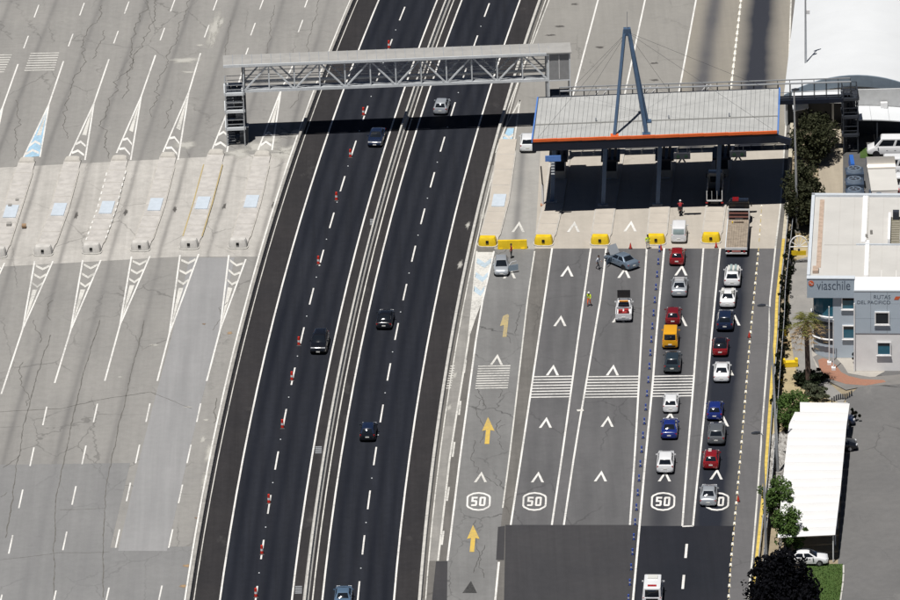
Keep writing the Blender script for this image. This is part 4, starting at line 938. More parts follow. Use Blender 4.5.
# ------------------------------------------------------------------ lamp posts
def lamp(px, py, H, label, arm=-1.2, base=True, heads=1, name='lamp_post', lean=0.):
    b = P(px, py); root = empty(name, b, 0, label, 'lamp post', 'tall lamp posts along the roadside')
    MB().tube([(0, 0, 0), (lean*.5, 0, H*.5), (lean, 0, H)], [.17, .13, .085], 10).build('pole', STEEL, root, world=False, smooth=True)
    MB().box(-.3, .3, -.3, .3, 0, .25).build('base', CONC_D, root, world=False)
    for k in range(heads):
        s = arm if k == 0 else -arm
        MB().tube([(lean, 0, H-.1), (lean+s*.5, 0, H+.15), (lean+s, 0, H+.2)], .06, 6).build('arm', STEEL, root, world=False)
        h = MB(); h.prism([(lean+s*1.0-.1, -.2), (lean+s*1.0+.1, -.2), (lean+s*1.0+.1, .2), (lean+s*1.0-.1, .2)], H+.12, H+.2)
        x0 = lean+s; h = MB(); h.loft([[(x0+.1, -.12, H+.12), (x0+.1, .12, H+.12), (x0+.1, .12, H+.28), (x0+.1, -.12, H+.28)], [(x0-.35, -.2, H+.1), (x0-.35, .2, H+.1), (x0-.35, .16, H+.32), (x0-.35, -.16, H+.32)], [(x0-.8, -.14, H+.12), (x0-.8, .14, H+.12), (x0-.8, .1, H+.22), (x0-.8, -.1, H+.22)]])
        h.build('lamp_head', DARK, root, world=False); MB().box(x0-.65, x0-.15, -.13, .13, H+.06, H+.1).build('lens', plain('lamp_lens', (.5, .5, .48), .2), root, world=False)
    return root
lamp(778, 474, 19.2, 'tall grey lamp post rising from the pebble bed beside the car port', arm=-.55, lean=-.7)
lamp(767.5, 602, 18.6, 'tall grey lamp post rising in front of the black tree', arm=-.35, lean=-.35)
lamp(797.5, 232, 17.3, 'tall grey lamp post standing by the gate with the wheel arch', arm=.5, lean=-.3)
lamp(806, 103, 15.5, 'thin lamp post standing against the white vaulted roof', arm=.4, lean=0)
for q, H in ((P(806, 103), 3.4),):
    root = [o for o in sc.objects if o.get('label', '').startswith('thin lamp')][0]
    for s in (.35, .75): MB().box(s-.16, s+.16, -.15, .1, H, H+.3).build('flood_light', DARK, root, world=False)
    MB().bar((0, 0, H), (.9, 0, H+.1), .07).build('bracket', STEEL, root, world=False)
    MB().box(.1, .5, -.15, .15, 11.4, 11.9).build('junction_box', WP, root, world=False)
# ------------------------------------------------------------------ office building
def PY(px, py, Y):
    d = FW*FPX+RT*(px-450)-UP*(py-300); return CAM+d*((Y-CAM.y)/d.y)
CLAD = plain('blue_grey_cladding', (.45, .52, .59), .5, var=.05, scale=.4); CLAD2 = plain('blue_grey_sign_band', (.37, .44, .51), .5, var=.04, scale=.4); WALLW = plain('pale_render_wall', (.80, .79, .78), .85, var=.06, scale=.6)
ROOFW = plain('off_white_roof', (.50, .49, .465), .7, var=.05, scale=.35); ROOFE = plain('pale_blue_flashing', (.55, .59, .63), .5, var=.05); LETTER = plain('grey_lettering', (.075, .10, .14), .5); FRAMEW = plain('white_window_frame', (.78, .78, .78), .5)
ZR = 9.4
A = P(857, 371); YA = A.y; YB = YA+3.7; xA = A.x
xL = P(807, 278, ZR).x; xR = xA+9.; yBack = P(812, 197, ZR).y
ofb = empty('office_building', (xA, YB, 0), 0, 'two storey grey office building with flat white roof and lettered sign band', 'building')
# right block, panelled in two storeys over a pale plinth
MB().box(xA, xR, YA+.06, YB+2.5, 0, ZR).build('wall', WALLW, ofb)
zsplit = PY(870, 333, YA).z
nx = 5
for i in range(nx):
    for j, (z0, z1) in enumerate(((zsplit, zsplit+1.75), (zsplit+1.75, zsplit+3.5), (zsplit+3.5, ZR+.0))):
        x0 = xA+9.*i/nx; MB().box(x0+.012, x0+9./nx-.012, YA-.0, YA+.05, z0+.012, z1-.012).build('cladding_panel', CLAD, ofb)
MB().box(xA-.02, xR, YA-.03, YA+.25, ZR, ZR+.14).build('parapet_cap', ROOFE, ofb)
MB().box(xA-.06, xA+.10, YA-.12, YA-.02, 0, PY(857, 303, YA).z).build('downpipe', FRAMEW, ofb)
# left block with rounded corner
xC = PY(833, 320, YB).x; rC = xC-xL-.6
MB().box(xC, xA, YB, YB+3, 0, ZR-.1).build('wall', CLAD, ofb)
MB().box(xL+.75, xA, YB+rC, yBack, 0, ZR-.1).build('wall', WALLW, ofb)
cc = Vector((xC, YB+rC, 0)); seg = 6
def arcp(t, r): a = math.pi/2*t; return (cc.x-r*math.sin(a), cc.y-r*math.cos(a))
for k in range(seg):
    a0_, a1_ = arcp(k/seg, rC), arcp((k+1)/seg, rC); b0, b1 = arcp(k/seg, rC-.25), arcp((k+1)/seg, rC-.25)
    for z0, z1, mt, nm in ((0, 1.5, CLAD, 'curved_wall'), (1.5, 4.2, DARK, 'curved_glazing'), (4.2, 4.9, CLAD, 'curved_wall'), (4.9, 7.1, TEAL, 'curved_glazing'), (7.1, ZR-.1, CLAD, 'curved_wall')):
        MB().prism([a0_, a1_, b1, b0], z0, z1).build(nm, mt, ofb)
for z, rr in ((2.3, rC+.45), (4.85, rC+.2)):
    pts = [arcp(k/12, rr) for k in range(13)]; MB().tube([(x, y, z) for x, y in pts], .11, 8).build('balcony_rail', FRAMEW, ofb)
# sign band
sx0, sx1 = xL-.02, xA-.02; z0, z1 = ZR-2.15, ZR+.1
MB().box(sx0, sx1, YB-.35, YB+.4, z0, z1).build('sign_band', CLAD2, ofb); MB().box(sx0-.04, sx1+.04, YB-.4, YB+.45, z1, z1+.08).build('sign_cap', ROOFE, ofb)
# windows
def window(px0, px1, py0, py1, Y, glass, name='window', fr=FRAMEW, blind=True):
    a = PY(px0, py0, Y); b = PY(px1, py1, Y); x0, x1, zt, zb = a.x, b.x, a.z, b.z; f = MB(); t = .13
    for q in ((x0-t, x1+t, zt, zt+t), (x0-t, x1+t, zb-t, zb), (x0-t, x0, zb, zt), (x1, x1+t, zb, zt)): f.box(q[0], q[1], Y-.12, Y-.0, q[2], q[3])
    fo = f.build(name, fr, ofb); MB().box(x0, x1, Y-.05, Y-.02, zb, zt).build('pane', glass, fo)
    MB().box(x0-t-.05, x1+t+.05, Y-.2, Y-.1, zb-t-.06, zb-t+.02).build('sill', fr, fo)
    if blind: MB().box(x0, x1, Y-.075, Y-.052, zt-(zt-zb)*.24, zt).build('blind', GLASS, fo)
window(842.5, 854, 298, 308.5, YB, TEAL); window(843.5, 855.5, 326.5, 338, YB, TEAL); window(878.5, 891, 312, 322.5, YA, GLASS, blind=False); window(880.5, 892.5, 342, 353, YA, TEAL); window(906, 918, 311, 322, YA, GLASS); window(907, 919, 341, 352, YA, TEAL)
# roof
xr2 = xA+11
MB().box(xL+.25, xr2, YB+.5, yBack-.3, ZR-.1, ZR-.02).build('roof_deck', ROOFW, ofb)
nrp = 9
for k in range(nrp):
    x0 = xL+1.6+(xr2-xL-1.6)*k/nrp; x1 = xL+1.6+(xr2-xL-1.6)*(k+1)/nrp
    for j, (ya, yb_) in enumerate(((YB+.6, YB+9.6), (YB+9.75, yBack-.4))):
        MB().box(x0+.02, x1-.02, ya, yb_, ZR-.02, ZR+.03+.0*j).build('roof_panel', ROOFW, ofb)
MB().box(xL-.05, xL+.3, YB+.5, yBack, ZR-.6, ZR+.28).build('parapet', ROOFE, ofb); MB().box(xL-.05, xr2, yBack-.3, yBack+.2, ZR-.6, ZR+.28).build('parapet', ROOFE, ofb)
MB().box(xL+.9, xL+1.4, YB+3.2, yBack-1.2, ZR-.02, ZR+.04).build('rusty_gutter', plain('rusty_gutter_sheet', (.42, .32, .25), .8, var=.2), ofb)
g1 = P(853, 220, ZR); g2 = P(864, 260, ZR)
MB().box(g1.x-.35, g1.x+.2, P(853, 243, ZR).y, yBack-.3, ZR+.03, ZR+.16).build('roof_gutter', FRAMEW, ofb); MB().box(g1.x+.2, g1.x+.34, P(853, 243, ZR).y, yBack-.3, ZR+.03, ZR+.08).build('gutter_lip', CONC, ofb); MB().box(g2.x-.35, g2.x+.1, YB+.6, P(864, 241, ZR).y, ZR+.03, ZR+.16).build('roof_gutter', FRAMEW, ofb); MB().box(g2.x+.1, g2.x+.24, YB+.6, P(864, 241, ZR).y, ZR+.03, ZR+.08).build('gutter_lip', CONC, ofb)
MB().box(xA, xr2, YB+9.6, YB+9.75, ZR-.02, ZR+.2).build('roof_step', ROOFE, ofb)
lw = P(886, 230, ZR)  # light well with ladder
for dx in (-.75, .6): MB().box(lw.x+dx-.14, lw.x+dx+.14, lw.y-4, lw.y+4, ZR+.03, ZR+.65).build('skylight_wall', FRAMEW, ofb)
MB().box(lw.x-.6, lw.x+.46, lw.y-4, lw.y+4, ZR+.03, ZR+.05).build('skylight_floor', plain('mossy_slab', (.17, .16, .12), .9, var=.3), ofb); MB().box(lw.x-.4, lw.x+.3, lw.y+3.2, lw.y+3.9, ZR+.05, ZR+1.0).build('roof_hatch', DARK, ofb)
for k in range(10): MB().box(lw.x-.5, lw.x+.36, lw.y-3.8+k*.68, lw.y-3.6+k*.68, ZR+.05, ZR+.12).build('slat', plain('grey_slat', (.3, .28, .23), .8), ofb)
for px, py in ((858, 238), (862, 234)): 
    p = P(px, py, ZR); MB().tube([(p.x, p.y, ZR), (p.x, p.y, ZR+.5)], .14, 8).build('vent', CONC_D, ofb)
p = P(814, 273, ZR); MB().box(p.x-.3, p.x+.35, p.y-.5, p.y+.9, ZR-.0, ZR+.35).build('roof_debris', plain('rusty_gutter_sheet', (.33, .22, .15)), ofb)
# lettering
def text(body, x0, x1, zb, Y, mat, parent, height=None, name='lettering'):
    cu = bpy.data.curves.new(name, 'FONT'); cu.body = body; cu.extrude = .0; cu.offset = -.004
    o = bpy.data.objects.new('tmp', cu); link(o); dg = bpy.context.evaluated_depsgraph_get(); me = bpy.data.meshes.new_from_object(o.evaluated_get(dg)); bpy.data.objects.remove(o); bpy.data.curves.remove(cu)
    xs = [v.co.x for v in me.vertices]; ysv = [v.co.y for v in me.vertices]; k = (x1-x0)/(max(xs)-min(xs)); ky_ = (height/(max(ysv)-min(ysv))) if height else k
    off = origin(parent); mx, my = min(xs), min(ysv)
    for v in me.vertices: v.co = Vector((x0+(v.co.x-mx)*k, Y, zb+(v.co.y-my)*ky_))-off
    me.materials.clear(); me.materials.append(mat); return link(bpy.data.objects.new(name, me), parent)
a = PY(817, 291, YB-.37); b = PY(850.5, 281, YB-.37)
text('viaschile', a.x, b.x, a.z, YB-.365, LETTER, ofb, height=b.z-a.z)
lg = PY(811.5, 284.6, YB-.37); MB().tube([(lg.x, YB-.35, lg.z), (lg.x, YB-.40, lg.z)], .30, 16).build('logo_disc', plain('red_orange_logo', (.62, .12, .045), .5), ofb)
q = MB()
for k in range(8):
    t0_, t1_ = k/8, (k+1)/8
    f = lambda t, r: (lg.x-.2+.4*t, YB-.41, lg.z+.1*math.sin(t*math.pi*2)+r)
    q.add([f(t0_, -.04), f(t1_, -.04), f(t1_, .04), f(t0_, .04)], [(0, 1, 2, 3)])
q.build('logo_mark', FRAMEW, ofb, fix=False)
a = PY(876.5, 298.3, YA); b = PY(893, 294, YA); text('RUTAS', a.x, b.x, a.z, YA-.015, LETTER, ofb, height=b.z-a.z)
a = PY(860, 303.8, YA); b = PY(893, 299.6, YA); text('DEL PACIFICO', a.x, b.x, a.z, YA-.015, LETTER, ofb, height=b.z-a.z)
a = PY(896.5, 298.5, YA); b = PY(903, 295, YA); MB().add([(a.x, YA-.02, a.z), (b.x-.2, YA-.02, a.z), (b.x, YA-.02, b.z), (a.x+.2, YA-.02, b.z)], [(0, 1, 2, 3)]).build('logo_mark', plain('red_orange_logo', (.62, .12, .045)), ofb, fix=False)
ofb.rotation_euler.z = -math.atan2(P(812, 197, ZR).x-P(807, 278, ZR).x, P(812, 197, ZR).y-P(807, 278, ZR).y)   # the block stands square to the road
# flag poles, bollards, small planting
for k, (bx, by, H) in enumerate(((829.3, 364, 6.7), (833.5, 369.5, 5.8))):
    root = empty('flag_pole', P(bx, by), 0, ['taller white flag pole beside the brick path', 'shorter white flag pole nearer the palm, beside the brick path'][k], 'flag pole', 'flag poles in front of the office')
    MB().tube([(0, 0, 0), (0, 0, H)], [.075, .05], 8).build('pole', FRAMEW, root, world=False); MB().box(-.22, .22, -.3, .3, 0, .28).build('base', FRAMEW, root, world=False); MB().tube([(0, 0, H), (0, 0, H+.12)], .07, 8).build('finial', FRAMEW, root, world=False)
for k in range(10):
    t = k/9; root = empty('bollard', P(832+19.5*t, 403-7.5*t-1.2*math.sin(t*6)), 0, 'short dark bollard edging the car park, '+['nearest the grey green shrub', 'second from the shrub', 'third from the shrub', 'fourth from the shrub', 'fifth from the shrub', 'fifth from the brick path', 'fourth from the brick path', 'third from the brick path', 'second from the brick path', 'nearest the brick path'][k], 'bollard', 'bollards edging the car park')
    MB().tube([(0, 0, -.03), (0, 0, .55)], [.09, .07], 8).build('post', DARK, root, world=False); MB().tube([(0, 0, .55), (0, 0, .62)], [.1, .04], 8).build('cap', DARK, root, world=False)
for k, (bx, by, h) in enumerate(((850.3, 354, 1.5), (853.5, 363, 1.3), (838, 351, 1.2), (823.5, 350, 1.1))):
    tree(bx, by, h, .22, LF_BLACK, ['slim dark sapling below the ground floor window', 'slim dark sapling nearer the white downpipe', 'slim leaning sapling at the curved wall', 'small sapling below the balcony rail'][k], 160, .09, name='sapling', seed=40+k, crown_z=h*.6, cat='plant', trunk=.03)
# yellow block bench and small yellow markers
root = empty('yellow_block', P(790, 366), R_(4), 'bright yellow concrete block standing on the sandy bed by the fence', 'concrete block')
MB().box(-.85, .85, -.35, .35, 0, .55).build('block_body', YELLOW, root, world=False)
for x in (-.7, .7): MB().box(x-.16, x+.16, -.3, .3, .55, .85).build('lug', YELLOW, root, world=False)
for k, (bx, by) in enumerate(((781, 386), (784.5, 336), (788.5, 270))):
    root = empty('yellow_marker', P(bx, by), 0, 'low yellow marker block '+['close to the dark hedge', 'at the top of the sandy bed', 'by the wheel arch gate'][k], 'marker', 'yellow marker blocks along the fence'); MB().prism([(-.2, -.25), (.2, -.25), (.2, .25), (-.2, .25)], 0, .7, [(-.14, -.18), (.14, -.18), (.14, .18), (-.14, .18)]).build('marker_body', YELLOW, root, world=False); MB().box(-.24, .24, -.3, .3, 0, .08).build('foot', CONC, root, world=False)
# gate with half-wheel arch
gb = P(799, 263); gt = empty('garden_gate', gb, 0, 'white metal gate with spoked half wheel arch beside the footpath', 'gate')
r = 1.05
MB().tube([(r*math.cos(math.pi*k/14), 0, 2.0+r*math.sin(math.pi*k/14)*1.25) for k in range(15)], .07, 6).build('arch', FRAMEW, gt, world=False)
for a in (30, 60, 90, 120, 150): MB().tube([(0, 0, 2.0), (r*math.cos(R_(a)), 0, 2.0+r*1.25*math.sin(R_(a)))], .045, 6).build('spoke', FRAMEW, gt, world=False)
for x in (-r, r): MB().tube([(x, 0, 0), (x, 0, 2.0)], .07, 6).build('post', FRAMEW, gt, world=False)
MB().tube([(-r, 0, 2.0), (r, 0, 2.0)], .06, 6).build('rail', FRAMEW, gt, world=False)
MB().box(-.85, .8, -.04, .04, .95, 1.5).build('yellow_board', YELLOW, gt, world=False); MB().box(-.12, .12, -.05, .05, 1.5, 1.75).build('bracket', DARK, gt, world=False)

# ------------------------------------------------------------------ white vaulted halls
M_MEM = plain('white_membrane', (.62, .64, .655), .55, var=.03, scale=.2, spec=.25); M_GAB = plain('blue_grey_gable', (.20, .25, .30), .55, var=.08)
zc = 6.6; yv = P(858, 75, zc).y; xc = P(858, 75, zc).x; hw = 8.8; drop = 2.6
vz = lambda x: zc-drop*((x-xc)/hw)**2
hall = empty('vaulted_hall', (xc, yv, 0), 0, 'big hall with white arched membrane roof and blue grey gable arch', 'hall'); NS = 16
xsn = [xc-hw+2*hw*i/NS for i in range(NS+1)]
for k in range(10):
    ya, yb_ = yv+k*7.5+.004, yv+(k+1)*7.5-.004
    MB().loft([[(x, y+(x-xc)*-.00, vz(x)) for x in xsn]+[(x, y, vz(x)-.08) for x in xsn[::-1]] for y in (ya, yb_)]).build('roof_panel', M_MEM, hall, smooth=True, angle=40)
m = MB(); m.loft([[(x, yv-.25, vz(x)+.05), (x, yv-.02, vz(x)+.05), (x, yv-.02, vz(x)-1.35*(1-.55*abs((x-xc)/hw)**3)), (x, yv-.25, vz(x)-1.35*(1-.55*abs((x-xc)/hw)**3))] for x in xsn]); m.build('gable_arch', M_GAB, hall, smooth=True, angle=40)
m = MB(); m.loft([[(x, yv+.3, 2.9), (x, yv+.5, 2.9), (x, yv+.5, vz(x)-.1), (x, yv+.3, vz(x)-.1)] for x in xsn[1:-1]]); m.build('gable_wall', plain('pale_gable_wall', (.78, .79, .79), .7, var=.05), hall)
MB().box(xc-hw+.4, xc+hw-.4, yv+1.2, yv+1.4, 0, 2.9).build('doorway', DARK, hall)  # dark sheet put in for the shade inside the open hall front
for x in (xc-hw+.3, xc-3, xc+3, xc+hw-.3): MB().box(x-.12, x+.12, yv+.2, yv+.5, 0, 2.95).build('column', STEEL, hall)
MB().box(xc-hw, xc-hw+.15, yv+1, yv+75, 0, vz(xc-hw)).build('side_wall', WALLW, hall); MB().box(xc+hw-.15, xc+hw, yv+1, yv+75, 0, vz(xc+hw)).build('side_wall', WALLW, hall)
MB().add([(xc-hw+1, yv-.3, 4.5), (xc-1.8, yv-.3, 4.9), (xc-1.8, yv-1.9, 4.2), (xc-hw+1, yv-1.9, 3.8), (xc-hw+1, yv-.3, 4.4), (xc-1.8, yv-.3, 4.8), (xc-1.8, yv-1.9, 4.1), (xc-hw+1, yv-1.9, 3.7)], [(0, 1, 2, 3), (7, 6, 5, 4), (0, 4, 5, 1), (1, 5, 6, 2), (2, 6, 7, 3), (3, 7, 4, 0)]).build('lower_roof', M_MEM, hall)
hall.rotation_euler.z = -math.atan2(P(797, 0, 4.1).x-P(786, 94, 4.1).x, P(797, 0, 4.1).y-P(786, 94, 4.1).y)
x0 = P(853.5, 120, 3.2).x; y0 = P(853.5, 120, 3.2).y; x1 = x0+8.5
cn = empty('arched_shelter', (x0+4, y0, 0), 0, 'low white arched shelter roof over a dark open front', 'shelter')
sh = lambda t: 3.25-.75*t*t
for k in range(4):
    ts = [k/4+.0015+(1/4-.003)*i/4 for i in range(5)]
    MB().loft([[(x0+8.5*t, y, sh(t)+(.0 if y == y0 else .35)) for t in ts]+[(x0+8.5*t, y, sh(t)-.12+(.0 if y == y0 else .35)) for t in ts[::-1]] for y in (y0, y0+3.6)]).build('roof_panel', M_MEM, cn)
MB().box(x0+.1, x1, y0+3.4, y0+3.6, 0, 2.9).build('back_wall', DARK, cn); MB().box(x0+.1, x0+.25, y0+.3, y0+3.4, 0, 3.0).build('side_wall', DARK, cn)  # near-black walls colour in the shade under the shelter roof
MB().box(x0+.1, x1, y0+3.7, y0+3.9, 2.7, 5.6).build('parapet_wall', plain('grey_white_wall', (.52, .53, .53), .8, var=.07), cn)
for x in (x0+2.8, x0+5.6): MB().box(x-.08, x+.08, y0+.1, y0+.26, 0, sh((x-x0)/8.5)-.1).build('post', DARK, cn)
MB().box(x0+3.4, x0+4.2, y0+3.0, y0+3.5, 3.4, 4.1).build('air_conditioner', FRAMEW, cn)
# small white frame stand under the bridge
q0 = P(832, 121); gf = empty('pipe_frame', q0, 0, 'white pipe frame standing in the dark hall doorway', 'frame')
for x in (-1.25, 1.25): MB().tube([(x, 0, 0), (x, 0, 2.2)], .09, 6).build('post', FRAMEW, gf, world=False)
MB().tube([(-1.25, 0, 1.0), (1.25, 0, 1.0)], .09, 6).build('rail', FRAMEW, gf, world=False)
root = empty('side_shelter', P(800, 128), 0, 'small white mono pitch roof beside the far kerb under the footbridge', 'shelter')
MB().add([(-.85, -1, 2.6), (1.0, -1, 2.9), (1.0, .8, 3.0), (-.85, .8, 2.7), (-.85, -1, 2.5), (1.0, -1, 2.8), (1.0, .8, 2.9), (-.85, .8, 2.6)], [(0, 1, 2, 3), (7, 6, 5, 4), (0, 4, 5, 1), (1, 5, 6, 2), (2, 6, 7, 3), (3, 7, 4, 0)]).build('roof', M_MEM, root, world=False)
for x in (-.7, .9): MB().box(x-.05, x+.05, -.8, -.7, 0, 2.6).build('post', DARK, root, world=False)
MB().box(-.75, .95, .5, .6, 0, 2.6).build('back_wall', DARK, root, world=False)
# plant and ribbed shed behind the office
UNITB = plain('dark_blue_unit', (.045, .065, .10), .45, var=.15); FANG = plain('pale_fan_guard', (.13, .165, .215), .5, var=.15)
for k, (px, py) in enumerate(((854.5, 186), (854.5, 196.5), (854.8, 207), (878.5, 208))):
    root = empty('cooling_unit', P(px, py), 0, 'dark blue cooling unit with pale round fan '+['farthest from the office in the row', 'in the middle of the row', 'nearest the office roof in the row', 'standing alone before the ribbed shed'][k], 'cooling unit', 'cooling units behind the office')
    MB().box(-1.05, 1.05, -1.1, 1.1, .15, 1.9).build('casing', UNITB, root, world=False); MB().box(-1.1, 1.1, -1.15, 1.15, 0, .15).build('plinth', CONC_D, root, world=False)
    MB().tube([(0, .1, 1.9), (0, .1, 2.25)], [.95, .8], 20).build('fan_shroud', FANG, root, world=False, smooth=True); MB().tube([(0, .1, 2.252), (0, .1, 2.26)], .62, 20).build('fan_opening', DARK, root, world=False)
    for a in range(4): MB().bar((0, .1, 2.27), (.6*math.cos(a*1.57+.4), .1+.6*math.sin(a*1.57+.4), 2.27), .16, .03).build('fan_blade', FANG, root, world=False)
xs0, xs1 = P(867.5, 190).x, P(895, 190).x; ysA = P(880, 215).y; root = empty('ribbed_shed', ((xs0+xs1)/2, ysA, 0), 0, 'metal shed with rounded silver roof and stepped white roof sheets', 'shed')
d0 = P(880, 190, 2.5).y; d1 = P(880, 168, 3.0).y
MB().box(xs0+.1, xs1-.1, d0, d1+3, 0, 2.4).build('wall', WALLW, root)
for k in range(7):
    ya = d0+(d1-d0)*k/7; yb_ = d0+(d1-d0)*(k+1)/7
    MB().add([(xs0, ya, 2.45+.02*k), (xs1, ya, 2.45+.02*k), (xs1, yb_, 2.75+.02*k), (xs0, yb_, 2.75+.02*k), (xs0, ya, 2.35), (xs1, ya, 2.35), (xs1, yb_, 2.35), (xs0, yb_, 2.35)], [(0, 1, 2, 3), (0, 4, 5, 1), (1, 5, 6, 2), (2, 6, 7, 3), (3, 7, 4, 0)]).build('roof_sheet', ROOFW, root)
MB().loft([[(x, d1+1.7-1.7*math.cos(math.pi*t/10), 2.5+1.1*math.sin(math.pi*t/10)) for t in range(11)] for x in (xs0-.05, xs1+.05)]).build('round_roof', plain('silver_roof', (.5, .47, .42), .35, metal=.5, var=.05), root, smooth=True)
root = empty('covered_stack', P(852, 168), 0, 'bright blue tarpaulin over a narrow stack behind the stair tower', 'tarpaulin')
MB().prism([(-.35, -1.6), (.35, -1.6), (.35, 1.6), (-.35, 1.6)], 0, 1.1, [(-.22, -1.5), (.22, -1.5), (.22, 1.5), (-.22, 1.5)]).build('tarpaulin', plain('blue_tarpaulin', (.03, .12, .42), .5), root, world=False); MB().box(-.4, .4, -1.7, 1.7, 0, .1).build('pallet', BARK, root, world=False)
root = empty('red_barrel', P(897, 197), 0, 'red barrel standing beside the ribbed shed', 'barrel'); MB().tube([(0, 0, 0), (0, 0, .3), (0, 0, .6), (0, 0, 1.0)], [.3, .33, .33, .3], 14).build('drum', plain('red_paint', (.5, .03, .03), .45), root, world=False, smooth=True)
for z in (.3, .62): MB().tube([(0, 0, z), (0, 0, z+.05)], .345, 14).build('hoop', DARK, root, world=False)
sheet('grass_strip', [(860, 148), (875, 148), (874, 158), (860, 158)], -.02, LAWN, kind='structure')
# ------------------------------------------------------------------ vehicles
def paint(name, col, rough=.28, metal=.0): return plain('car_paint_'+name, col, rough, metal, .03, .8, .5, .6)
PN = dict(white=paint('white', (.72, .73, .74)), cream=paint('cream_white', (.66, .66, .62)), silver=paint('silver', (.42, .45, .48), .3, .35), bluesilver=paint('blue_silver', (.30, .38, .46), .3, .3), grey=paint('grey', (.13, .14, .15), .3, .2), greyblue=paint('grey_blue', (.16, .21, .27), .3, .3),
          black=paint('black', (.008, .009, .012), .22), navy=paint('navy', (.010, .018, .045), .25), slate=paint('slate_green', (.022, .035, .045), .28), blue=paint('blue', (.012, .026, .16), .25), red=paint('red', (.22, .009, .012), .25), darkred=paint('dark_red', (.16, .008, .012), .28), yellow=paint('yellow', (.70, .34, .012), .35), sky=paint('pale_blue', (.10, .165, .25), .28, .2))
CGL = plain('car_glass', (.010, .013, .018), .06, var=.05, spec=.7); LGL = plain('pale_car_glass', (.30, .38, .38), .1, var=.05, spec=.6); TAIL = plain('tail_lamp_red', (.35, .01, .012), .2, spec=.6); HEAD = plain('head_lamp_clear', (.62, .64, .66), .12, spec=.6); PLATE = plain('number_plate', (.72, .72, .68), .5); TRIM = plain('black_trim', (.015, .015, .017), .6); RIM = plain('alloy_rim', (.35, .35, .36), .35, metal=.5); TYRE = plain('tyre', (.014, .014, .015), .85)
# body stations: (y, half width factor, z bottom, z deck); cabin: rear base, rear top, front top, front base, belt z, roof z, roof half width factor
KIND = {
 'sedan': dict(L=4.5, W=1.78, st=[(-1, .78, .36, .56), (-.99, .87, .28, .74), (-.965, .92, .24, .90), (-.90, .96, .22, .985), (-.60, 1, .2, 1.0), (-.1, 1, .2, .98), (.42, 1, .2, .97), (.62, .98, .2, .93), (.88, .93, .22, .80), (.975, .84, .26, .66), (1, .70, .34, .5)], cab=(-1.58, -.88, .25, 1.15, .96, 1.45, .66)),
 'hatch': dict(L=3.95, W=1.70, st=[(-1, .82, .36, .62), (-.985, .91, .28, .80), (-.96, .95, .24, .96), (-.90, .98, .22, 1.02), (-.55, 1, .2, 1.01), (-.1, 1, .2, .99), (.40, 1, .2, .98), (.60, .98, .2, .96), (.86, .93, .22, .82), (.97, .84, .26, .66), (1, .70, .34, .5)], cab=(-1.86, -1.36, .25, 1.12, .98, 1.49, .68)),
 'suv': dict(L=4.55, W=1.84, st=[(-1, .84, .44, .72), (-.985, .92, .36, .92), (-.96, .96, .30, 1.08), (-.91, .98, .28, 1.14), (-.55, 1, .26, 1.14), (-.1, 1, .26, 1.12), (.45, 1, .26, 1.11), (.62, .98, .26, 1.08), (.88, .95, .28, .95), (.975, .88, .34, .8), (1, .76, .42, .6)], cab=(-2.12, -1.68, .25, 1.15, 1.1, 1.68, .70)),
 'van': dict(L=4.25, W=1.74, st=[(-1, .90, .36, .85), (-.985, .97, .28, 1.12), (-.93, 1, .24, 1.16), (-.5, 1, .22, 1.14), (.2, 1, .22, 1.12), (.5, 1, .22, 1.10), (.68, .98, .22, 1.04), (.88, .94, .24, .88), (.975, .86, .28, .72), (1, .72, .36, .55)], cab=(-2.08, -1.96, .65, 1.42, 1.1, 1.92, .86)),
 'wagon': dict(L=4.2, W=1.66, st=[(-1, .84, .34, .66), (-.985, .93, .26, .93), (-.92, .98, .22, .98), (-.55, 1, .2, .97), (-.1, 1, .2, .95), (.40, 1, .2, .94), (.60, .98, .2, .92), (.88, .95, .22, .80), (.975, .88, .26, .66), (1, .76, .34, .5)], cab=(-1.95, -1.5, .2, .98, .94, 1.42, .72)),
 'bigvan': dict(L=5.4, W=2.02, st=[(-1, .93, .40, 1.0), (-.985, .98, .32, 1.25), (-.93, 1, .28, 1.3), (-.5, 1, .26, 1.3), (.2, 1, .26, 1.28), (.5, 1, .26, 1.26), (.7, .98, .26, 1.2), (.88, .95, .28, 1.0), (.975, .88, .34, .85), (1, .74, .42, .6)], cab=(-2.64, -2.48, 1.0, 1.85, 1.25, 2.25, .86)),
 'pickup': dict(L=5.1, W=1.84, st=[(-1, .92, .42, .60), (-.985, .97, .34, .66), (-.93, 1, .30, .68), (-.2, 1, .28, .68), (-.12, 1, .28, 1.1), (.4, 1, .28, 1.1), (.62, .98, .28, 1.06), (.88, .95, .30, .95), (.975, .88, .36, .8), (1, .76, .44, .6)], cab=(-.48, -.36, .75, 1.5, 1.1, 1.72, .76)),
}
CACHE = {}
